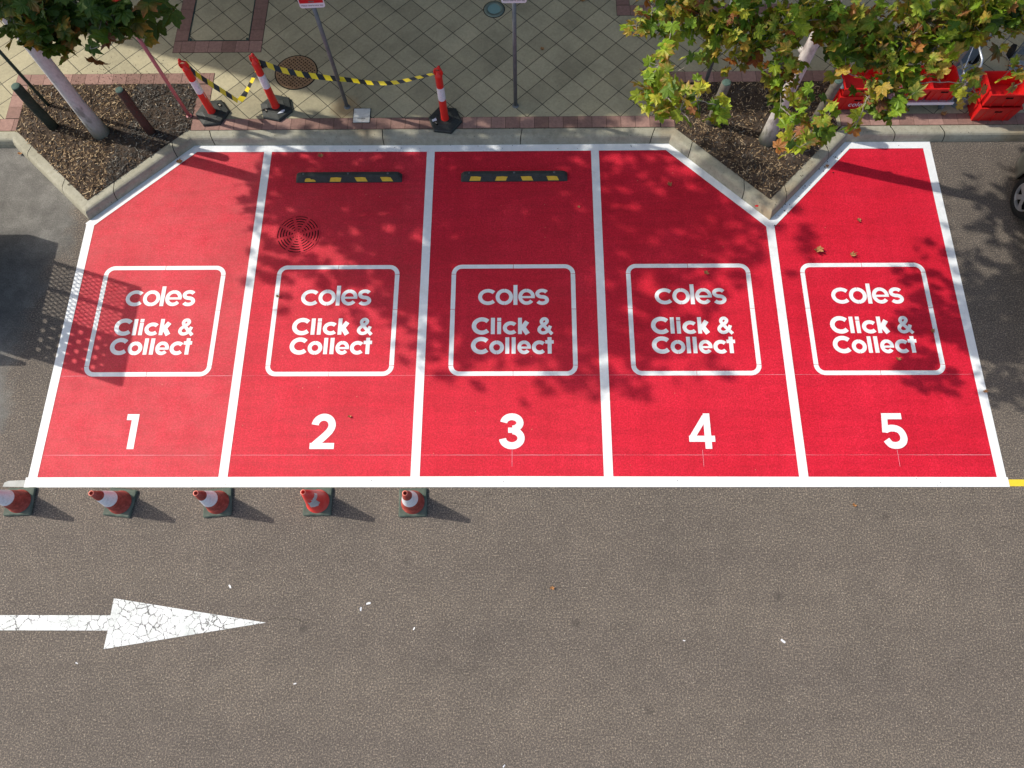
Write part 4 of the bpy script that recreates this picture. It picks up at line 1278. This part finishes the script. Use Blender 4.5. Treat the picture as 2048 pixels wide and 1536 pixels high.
# ------------------------------------------------------------------ parked car (front left corner shows at the right edge)
def car(loc):
    t = thing('parked_car', 'silver green car at the right edge, front wheel showing', 'car', loc)
    # body: cross sections along y (front at +y), x from 0 (left side) to 1.76
    W = 1.74; L = 4.4
    key = [  # y, half width factor, bottom z, shoulder z, top z
        (2.18, .66, .34, .50, .58), (2.12, .84, .24, .62, .68), (1.95, .95, .20, .70, .76), (1.55, 1.04, .20, .78, .86), (1.05, 1.06, .20, .84, .95),
        (.75, 1.06, .20, .86, 1.00), (.10, 1.06, .20, .88, 1.42), (-.6, 1.06, .20, .90, 1.47), (-1.3, 1.06, .22, .92, 1.42), (-1.85, 1.02, .24, .94, 1.15), (-2.1, .95, .30, .92, 1.0), (-2.2, .84, .42, .80, .86)]
    def lerp_key(y):
        for a, b in zip(key, key[1:]):
            if a[0] >= y >= b[0]:
                t_ = (a[0]-y)/(a[0]-b[0]); return [a[k]+(b[k]-a[k])*t_ for k in range(5)]
    ys = [k[0] for k in key]
    for yc in (1.32, -1.30):
        ys = [y for y in ys if abs(y-yc) > .42]
        ys += [yc+d for d in (.41, .385, .36, .29, .16, 0, -.16, -.29, -.36, -.385, -.41)]
    st = []
    for y in sorted(ys, reverse=True):
        k_ = lerp_key(y)
        for yc in (1.32, -1.30):
            d = abs(y-yc)
            if d < .375: k_[2] = .315+math.sqrt(max(0, .385**2-d*d))
        st.append(tuple(k_))
    v = []; f = []; fm = []
    for y, hw, zb, zs, zt in st:
        h = W/2*hw; cab = zt > 1.1
        top_in = .30 if cab else .12
        z1 = max(min(zb+.12, zs-.17), min(zb+.015, zs-.05)); z2 = max(zs-.15, z1+.01)
        sec = [(-h*.97, zb), (-h, z1), (-h*1.0, z2), (-h*.985, zs), (-h+ (top_in if cab else .06)*1.0, zs+(zt-zs)*.86), (-h*.45, zt), (h*.45, zt), (h-(top_in if cab else .06), zs+(zt-zs)*.86), (h*.985, zs), (h, z2), (h, z1), (h*.97, zb)]
        v += [(W/2+x, y, z) for x, z in sec]
    n = 12
    wells = []
    for i in range(len(st)-1):
        for k in range(n-1):
            cab = st[i][4] > 1.1 or st[i+1][4] > 1.1
            glass = cab and k in (3, 7) or (st[i][4] < 1.1) != (st[i+1][4] < 1.1) and k in (4, 5, 6)
            f.append((i*n+k, i*n+k+1, (i+1)*n+k+1, (i+1)*n+k)); fm.append(1 if glass else 0)
        f.append((i*n+n-1, i*n, (i+1)*n, (i+1)*n+n-1)); fm.append(2)
    f += [tuple(range(n-1, -1, -1)), tuple((len(st)-1)*n+k for k in range(n))]; fm += [0, 0]
    b = mesh_obj('car_body', v, f, [CARP, CARG, DARK], t, fm, smooth=True)
    for sx, xx in ((-1, 0.0), (1, W)):
        for yy in (1.32, -1.30):
            wl_ = bpy.data.objects.new('wheel', None); COL.objects.link(wl_); wl_.parent = t; wl_.location = (xx, yy, .315)
            o_ = sx
            a = MB()
            # tyre: lathe about x
            prof = [(.205, -.02), (.22, .012), (.27, .018), (.300, .006), (.315, -.02), (.315, -.14), (.29, -.16)]
            vs = []; fs = []; nn = 36
            for r_, xo in prof:
                for i in range(nn):
                    q = 2*pi*i/nn; vs.append((o_*(xo+.012), r_*cos(q), r_*sin(q)))
            for k in range(len(prof)-1):
                for i in range(nn):
                    j = (i+1) % nn; fs.append((k*nn+i, k*nn+j, (k+1)*nn+j, (k+1)*nn+i))
            a.add(vs, fs); a.build('tyre', [TYRE], wl_, smooth=True)
            rm = MB()
            prof = [(.212, .0), (.205, .016), (.190, .014), (.183, -.02)]
            vs = []; fs = []
            for r_, xo in prof:
                for i in range(nn):
                    q = 2*pi*i/nn; vs.append((o_*(xo+.012), r_*cos(q), r_*sin(q)))
            for k in range(len(prof)-1):
                for i in range(nn):
                    j = (i+1) % nn; fs.append((k*nn+i, k*nn+j, (k+1)*nn+j, (k+1)*nn+i))
            rm.add(vs, fs)
            for k in range(5):   # wide rounded spokes
                q = 2*pi*k/5+.3
                def sp(r_, d, xo): return (o_*(xo+.012), r_*cos(q)-d*sin(q), r_*sin(q)+d*cos(q))
                vs = [sp(.03, -.035, .014), sp(.03, .035, .014), sp(.12, .036, .020), (sp(.195, .062, .008)), sp(.195, -.062, .008), sp(.12, -.036, .020)]
                rm.add(vs, [(0, 1, 2, 5), (5, 2, 3, 4)])
            rm.add([(o_*(.03), .055*cos(2*pi*i/16), .055*sin(2*pi*i/16)) for i in range(16)], [tuple(range(16))])
            for k in range(5):
                q = 2*pi*k/5+.93; rm.tube([(o_*.028, .036*cos(q), .036*sin(q)), (o_*.042, .036*cos(q), .036*sin(q))], .009, 6)
            rm.build('rim', [RIM], wl_)
            bk = MB(); bk.add([(o_*(-.012), .2*cos(2*pi*i/24), .2*sin(2*pi*i/24)) for i in range(24)], [tuple(range(24))]); bk.build('brake_backing', [DARK], wl_)
        mr = MB(); mr.box((xx+sx*.13, .62, .98), (.17, .09, .12), bev=.03); mr.build('door_mirror', [CARP], t)
        hl = MB(); hl.box((xx-sx*.26, 2.05, .58), (.30, .20, .13), bev=.05); hl.build('headlight', [LAMPG], t)
        tl = MB(); tl.box((xx-sx*.12, -2.12, .80), (.14, .10, .22), bev=.03); tl.build('tail_light', [CRATE], t)
        hd = MB(); hd.box((xx+sx*.055, -.15, .78), (.02, .16, .03), bev=.006); hd.build('door_handle', [CARP], t)
    MB().box((W/2, 2.16, .40), (.80, .05, .14), bev=.01).build('grille', [DARK], t)
    return t
car((14.08, 2.80, 0))

# ------------------------------------------------------------------ trees
LEAFC = [((.12, .22, .020), 25), ((.18, .30, .026), 28), ((.28, .38, .034), 23), ((.42, .45, .055), 14), ((.055, .11, .015), 11), ((.50, .38, .06), 6), ((.42, .18, .05), 4), ((.22, .09, .04), 2)]
LEAF_SHADED = [((.045, .095, .014), 34), ((.060, .12, .016), 34), ((.08, .14, .02), 16), ((.11, .13, .02), 10), ((.14, .085, .02), 5), ((.10, .05, .02), 3)]  # left tree: shade of its own crown put into the leaf colours
def pick(r, tab):
    s = sum(w_ for _, w_ in tab); q = r.uniform(0, s)
    for c, w_ in tab:
        q -= w_
        if q <= 0: return c
    return tab[0][0]
class Leaves:
    def __init__(s): s.v = []; s.f = []; s.c = []
    def add(s, r, p, size, tab, up=None, flat_=.6, edge=.35):
        # orientation: leaf blade roughly horizontal, drooping outward
        n = Vector((r.gauss(0, flat_), r.gauss(0, flat_), 1)).normalized()
        if up is not None: n = (n+up*.5).normalized()
        a = r.uniform(0, 2*pi)
        t = n.orthogonal().normalized(); b = n.cross(t)
        u = t*cos(a)+b*sin(a); w_ = n.cross(u)
        col = pick(r, tab); k = r.uniform(.75, 1.25); col = tuple(c*k for c in col)
        edgec = r.choice([(.36, .16, .05), (.45, .28, .06), (.50, .42, .08), (.24, .10, .04)]) if r.random() < edge else (col[0]*1.15, col[1]*1.08, col[2])
        b0 = len(s.v); sz = size*.5
        droop = r.uniform(.05, .4); fold = r.uniform(.05, .35); ph = r.uniform(0, 6)
        s.v.append(tuple(p)); s.c.append(col)
        asp = r.uniform(.85, 1.1)
        for x, y in LOUT:
            rr = math.hypot(x, y); j = r.uniform(.92, 1.08)
            h = -droop*rr*rr+fold*abs(x)*.8+.05*sin(ph+9*x+7*y)
            q = p+u*(x*sz*asp*j)+w_*(y*sz*j)+n*(h*sz)
            s.v.append(tuple(q))
            e = min(1, max(0, (rr-.50)/.45))
            s.c.append(tuple(col[i]*(1-e)+edgec[i]*e for i in range(3)))
        nn = len(LOUT)
        for i in range(nn): s.f.append((b0, b0+1+i, b0+1+(i+1) % nn))
    def build(s, name, mat, parent):
        o = mesh_obj(name, s.v, s.f, mat, parent)
        ca = o.data.color_attributes.new('leafcol', 'FLOAT_COLOR', 'POINT')
        flat_ = []
        for c in s.c: flat_ += [c[0], c[1], c[2], 1.0]
        ca.data.foreach_set('color', flat_)
        return o

def in_frame(p, m=0):
    x, y = pr(p)
    return -m < x < 2048+m and -m < y < 1536+m

def limb(mb, a, b, r0, r1, r, wob=.12, n=6):
    a, b = Vector(a), Vector(b); L = (b-a).length
    pts = []; rd = []
    o1 = Vector((r.uniform(-1, 1), r.uniform(-1, 1), r.uniform(.2, 1)))*wob*L
    for i in range(n+1):
        t = i/n
        p = a.lerp(b, t)+o1*(t*(1-t))+Vector((r.uniform(-1, 1), r.uniform(-1, 1), r.uniform(-1, 1)))*.025*L*(1 if 0 < i < n else 0)
        pts.append(p); rd.append(r0+(r1-r0)*t)
    mb.tube(pts, rd, 7 if r0 > .015 else 5)
    return pts

def build_tree(name, base, label, clusters, cfg, bark, seed):
    r = random.Random(seed)
    t = thing(name, label, 'tree', base)
    bx_, by_, bz_ = base
    inv = Vector(base)
    mb = MB()
    H = cfg['fork']
    tr = cfg['r']
    trunk = []
    for i in range(11):
        z = H*i/10
        trunk.append((.02*sin(z*1.9+seed), .02*cos(z*1.3+seed), z))
    rad = [tr*1.22, tr*1.05]+[tr*(1-.030*i) for i in range(2, 11)]
    mb.tube(trunk, rad, 20)
    # collars and knots where branches were cut
    for z, a in cfg.get('knots', []):
        mb.tube([(cos(a)*tr*.6, sin(a)*tr*.6, z), (cos(a)*(tr+.05), sin(a)*(tr+.05), z+.03)], [.045, .03], 10)
    mb.build('trunk', [bark], t, smooth='auto')
    top = Vector(trunk[-1])
    limbs = MB(); lv = Leaves()
    nodes = [top+Vector((0, 0, 0))]
    # main limbs inside the crown volume
    cx, cy, cz, rx, ry, rz_ = cfg['crown']
    for k in range(cfg.get('nl', 9)):
        for _ in range(200):
            a = 2*pi*k/cfg.get('nl', 9)+r.uniform(-.3, .3); q = r.uniform(.45, .8)
            e = Vector((cx-bx_+rx*q*cos(a), cy-by_+ry*q*sin(a), cz-bz_+rz_*r.uniform(-.35, .65)))
            if not in_frame(e+inv, 40) : break
        pts = limb(limbs, top-Vector((0, 0, .15)), e, tr*.52, .018, r, .10, 8)
        nodes += pts[2:]
    # clusters that show in the photograph, hung on twigs from the limbs
    for (px, py, rad_, z, dens) in clusters:
        c = gp(px, py, z)-inv
        cen = c
        src = min(nodes, key=lambda q: (q-cen).length+(2.0 if q.z > cen.z+1.2 else 0))
        if (src-cen).length > .02:
            pts = limb(limbs, src, cen, min(.012, .005+.004*(src-cen).length), .0035, r, .10, 6)
            nodes += pts[3:]
        wr = rad_/F_PX*(CAM.z-z)*1.05
        nleaf = max(2, int(dens*cfg.get('dm', 1)*(rad_/24)**2))
        for _ in range(nleaf):
            for __ in range(30):
                q = Vector((r.gauss(0, .5), r.gauss(0, .5), r.gauss(0, .55)))
                if q.length < 1.15: break
            p = cen+Vector((q.x*wr, q.y*wr, q.z*max(.25, wr)))
            if r.random() < .5: limb(limbs, cen, p, .0035, .002, r, .08, 3)
            lv.add(r, p, r.uniform(*cfg['ls']), cfg['tab'], flat_=cfg.get('flat', .6), edge=cfg.get('edge', .35))
    # rest of the crown, above and behind the frame
    n = 0; tries = 0
    blob = [(Vector((r.gauss(0, .5), r.gauss(0, .5), r.gauss(0, .5))), r.uniform(.22, .42)) for _ in range(cfg['blobs'])]
    blob = [((b if b.length < 1 else b.normalized()*r.uniform(.7, 1)), s) for b, s in blob]
    while n < cfg['n'] and tries < cfg['n']*40:
        tries += 1
        b, s_ = r.choice(blob)
        q = b+Vector((r.gauss(0, 1), r.gauss(0, 1), r.gauss(0, .8)))*s_*.45
        if q.length > 1.12: continue
        p = Vector((cx+q.x*rx, cy+q.y*ry, cz+q.z*rz_))
        if p.z < cfg.get('zmin', 3.3): continue
        if in_frame(p, 26) and (p.z < CAM.z-.3): continue
        if p.y < .4: continue
        if cfg['crown'][0] < 5 and p.x+.91*1.17*(p.z-.1) < 2.15+.6*r.random()**2: continue   # crown cut to shape so its shadow stays off bay 1
        n += 1
        lv.add(r, p-inv, r.uniform(*cfg['ls2']), cfg['tab'], flat_=.6)
    limbs.build('branches', [TWIG], t)
    lv.build('crown', LEAF, t)
    return t

Rc = [(1272, 50, 24, 4.1, 4), (1305, 15, 34, 4.2, 6), (1345, 50, 34, 4.1, 6), (1395, 25, 48, 4.2, 6), (1440, 62, 44, 4.1, 6), (1490, 25, 55, 4.3, 6), (1505, 95, 36, 4.0, 6), (1545, 60, 50, 4.2, 6),
      (1470, 110, 26, 4.0, 5), (1420, 95, 24, 4.0, 5), (1560, 128, 40, 4.0, 6), (1600, 40, 50, 4.3, 6), (1560, 175, 30, 3.8, 5), (1592, 150, 20, 3.8, 4),
      (1318, 130, 28, 4.0, 6), (1300, 175, 32, 4.0, 6), (1335, 195, 32, 4.0, 6), (1330, 160, 20, 4.0, 5), (1313, 215, 16, 4.0, 5), (1360, 222, 22, 4.0, 5), (1395, 200, 22, 4.0, 6), (1375, 130, 12, 4.2, 4), (1437, 212, 24, 3.9, 6), (1385, 175, 18, 4.0, 3), (1290, 205, 18, 4.0, 4), (1375, 235, 14, 4, 3),
      (1562, 215, 16, 3.8, 4), (1590, 240, 26, 3.8, 5), (1625, 262, 32, 3.8, 6), (1580, 285, 22, 3.8, 5), (1560, 300, 12, 3.8, 3), (1655, 235, 20, 3.9, 5), (1620, 215, 20, 3.9, 4), (1650, 270, 24, 3.8, 5), (1610, 190, 22, 3.9, 4), (1600, 295, 18, 3.8, 4),
      (1655, 40, 34, 4.3, 6), (1660, 85, 16, 4.0, 4), (1680, 50, 50, 4.2, 6), (1690, 100, 36, 4.1, 6), (1740, 60, 55, 4.2, 6), (1760, 110, 46, 4.1, 7), (1810, 80, 50, 4.2, 6), (1800, 145, 34, 4.0, 6), (1770, 160, 30, 4.0, 6), (1850, 40, 55, 4.3, 6), (1870, 95, 44, 4.2, 6),
      (1735, 195, 26, 3.9, 5), (1768, 208, 28, 3.9, 6), (1795, 215, 24, 3.9, 5), (1720, 235, 18, 3.8, 4), (1830, 165, 26, 4.0, 5), (1812, 190, 18, 3.9, 4), (1900, 70, 40, 4.2, 6), (1930, 30, 55, 4.3, 6), (1985, 25, 55, 4.4, 6), (2035, 25, 50, 4.4, 6), (2030, 62, 22, 4.3, 4),
      (1940, 80, 26, 4.2, 4), (1930, 165, 20, 4.1, 4), (1950, 185, 20, 4.0, 4), (1925, 200, 16, 4, 3), (2000, 95, 12, 4.2, 2), (2025, 135, 22, 4.1, 2.5), (2045, 165, 16, 4.0, 2.5), (1870, 140, 24, 4.1, 4), (1690, 145, 14, 4.0, 3), (1718, 155, 12, 4, 3)]
Lc = [(25, 25, 50, 4.1, 8), (75, 45, 40, 4.1, 8), (15, 68, 20, 4.0, 5), (120, 30, 48, 4.1, 8), (95, 85, 26, 4.0, 6), (115, 105, 18, 3.9, 5), (165, 20, 36, 4.1, 6), (55, 80, 14, 4.0, 4), (205, 35, 30, 4.1, 6), (245, 25, 34, 4.1, 7), (240, 62, 24, 4.0, 6), (222, 90, 14, 4.0, 4),
      (180, 98, 13, 4.0, 3), (265, 45, 20, 4.0, 5), (290, 12, 24, 4.1, 5), (300, 30, 13, 4.1, 3), (338, 6, 14, 4.1, 3), (190, 8, 34, 4.2, 6), (130, 60, 26, 4.0, 6), (85, 10, 50, 4.2, 7), (345, 20, 8, 4.1, 2)]
build_tree('plane_tree', (-.03, 5.52, PZ), 'pale-trunked plane tree with dark leaves in the left mulch bed', Lc,
           dict(fork=3.0, r=.115, knots=[(1.95, 2.4), (2.25, -.5)], crown=(.15, 5.95, 6.0, 3.4, 2.55, 2.2), n=4600, blobs=80, ls=(.22, .32), ls2=(.20, .30), tab=LEAF_SHADED, zmin=3.6, nl=10, edge=.15), BARKL, 4)
build_tree('plane_tree', (10.45, 5.30, PZ), 'plane tree with yellow-green lobed leaves in the right mulch bed', Rc,
           dict(fork=3.1, r=.105, dm=2.1, flat=.85, knots=[(1.7, 2.2), (2.2, .6)], crown=(9.8, 4.8, 5.2, 2.5, 2.2, 1.3), n=1900, blobs=40, ls=(.12, .225), ls2=(.18, .26), tab=LEAFC, zmin=3.8, nl=9, edge=.45), BARKR, 9)

# ------------------------------------------------------------------ things beyond the frame that cast the shadows seen in it
# shop building north of the pavement
t = thing('shop_building', 'long pale rendered shop building beyond the pavement', 'building', (12, 9.2, .15))
mb = MB(); mb.box((2, 6, 4.65), (40, 12, 9.3)); mb.build('wall', [WALLM], t)
MB().box((2, 6, 9.4), (40.4, 12.4, .22)).build('roof', [KERB], t)
for k in range(9):
    x = -16+k*4.2
    wd_ = MB(); wd_.box((x, -.03, 1.5), (3.0, .06, 2.4)); wn = wd_.build('shop_window', [ALU], t)
    MB().box((x, -.065, 1.5), (2.85, .02, 2.25)).build('pane', [CARG], wn)
# plant trailer with upright mesh ramp left of bay 1
t = thing('plant_trailer', 'dark plant trailer with its mesh loading ramp folded upright', 'trailer', (-1.55, 2.9, 0))
TM = new_mat('trailer_black', (.03, .03, .032), .5)
MB().box((-1.6, .08, .62), (3.1, 1.95, .10)).build('trailer_bed', [TM], t)
for sy in (-1, 1):
    MB().box((-1.6, .08+sy*.98, .86), (3.1, .05, .42)).build('side_board', [TM], t)
    w_ = MB(); w_.tube([(-1.6, .08+sy*.93-.09, .33), (-1.6, .08+sy*.93+.09, .33)], .33, 24); w_.build('wheel', [TYRE], t)
MB().box((-3.1, .08, .86), (.05, 1.95, .42)).build('head_board', [TM], t)
MB().box((-.03, .12, .86), (.05, 1.9, .42)).build('tail_board', [TM], t)
# ramp: local y from -.78 to .73, z from .6 to 2.28
mb = MB(); RX = 0.03
y0, y1, z0, z1 = -.78, .73, .66, 2.28
for yy in (y0, y1, .30, -.14): mb.box((RX, yy, (z0+z1)/2), (.045, .05, z1-z0))
mb.box((RX, (y0+y1)/2, z1), (.045, y1-y0+.05, .16)); mb.box((RX, (y0+y1)/2, z0), (.045, y1-y0+.05, .05))
mb.build('ramp_frame', [TM], t)
# solid plate with round holes
pl = MB(); ya, yb = y0+.02, -.15
cols = [-.66, -.51, -.36, -.21]
zs_ = [.84+.27*k for k in range(5)]
ys_ = sorted(set([ya, yb]))
hr = .034
cells_y = [ya]+[(cols[i]+cols[i+1])/2 for i in range(3)]+[yb]
cells_z = [z0]+[.705]+[zs_[k]+.135 for k in range(5)]+[z1]
for i in range(4):
    for k in range(len(cells_z)-1):
        a0, a1, b0, b1 = cells_y[i], cells_y[i+1], cells_z[k], cells_z[k+1]
        hole = 1 <= k <= 5 and not (k == 4 and i == 3 and False)
        if not hole or (k % 2 == 0 and i > 9):
            pl.add([(RX, a0, b0), (RX, a1, b0), (RX, a1, b1), (RX, a0, b1)], [(0, 1, 2, 3)]); continue
        cyy, czz = cols[i], zs_[k-1]
        sq = [(a0, b0), (a1, b0), (a1, b1), (a0, b1)]
        outer = []; inner = []
        for q in range(16):
            an = -3*pi/4+2*pi*q/16
            inner.append((RX, cyy+hr*cos(an), czz+hr*sin(an)))
            c_, s_ = cos(an), sin(an)
            tmax = min(((a1-cyy)/c_ if c_ > 1e-6 else (a0-cyy)/c_ if c_ < -1e-6 else 9), ((b1-czz)/s_ if s_ > 1e-6 else (b0-czz)/s_ if s_ < -1e-6 else 9))
            outer.append((RX, cyy+c_*tmax, czz+s_*tmax))
        # fill corners by small overlap free fan
        vv = inner+outer; ff = [(q, (q+1) % 16, 16+(q+1) % 16, 16+q) for q in range(16)]
        pl.add(vv, ff)
pl.build('ramp_plate', [TM], t)
# expanded mesh
mb = MB()
for (ya, yb) in ((-.12, .28), (.32, .71)):
    nz = 24; ny = 6; sp_ = (yb-ya)/ny
    for j in range(ny):
        for sgn in (0, 1):
            pts = [(RX, ya+sp_*(j+(.5 if k % 2 else float(sgn))), z0+(z1-z0)*k/nz) for k in range(nz+1)]
            mb.tube(pts, .0088, 4)
mb.build('ramp_mesh', [TM], t)
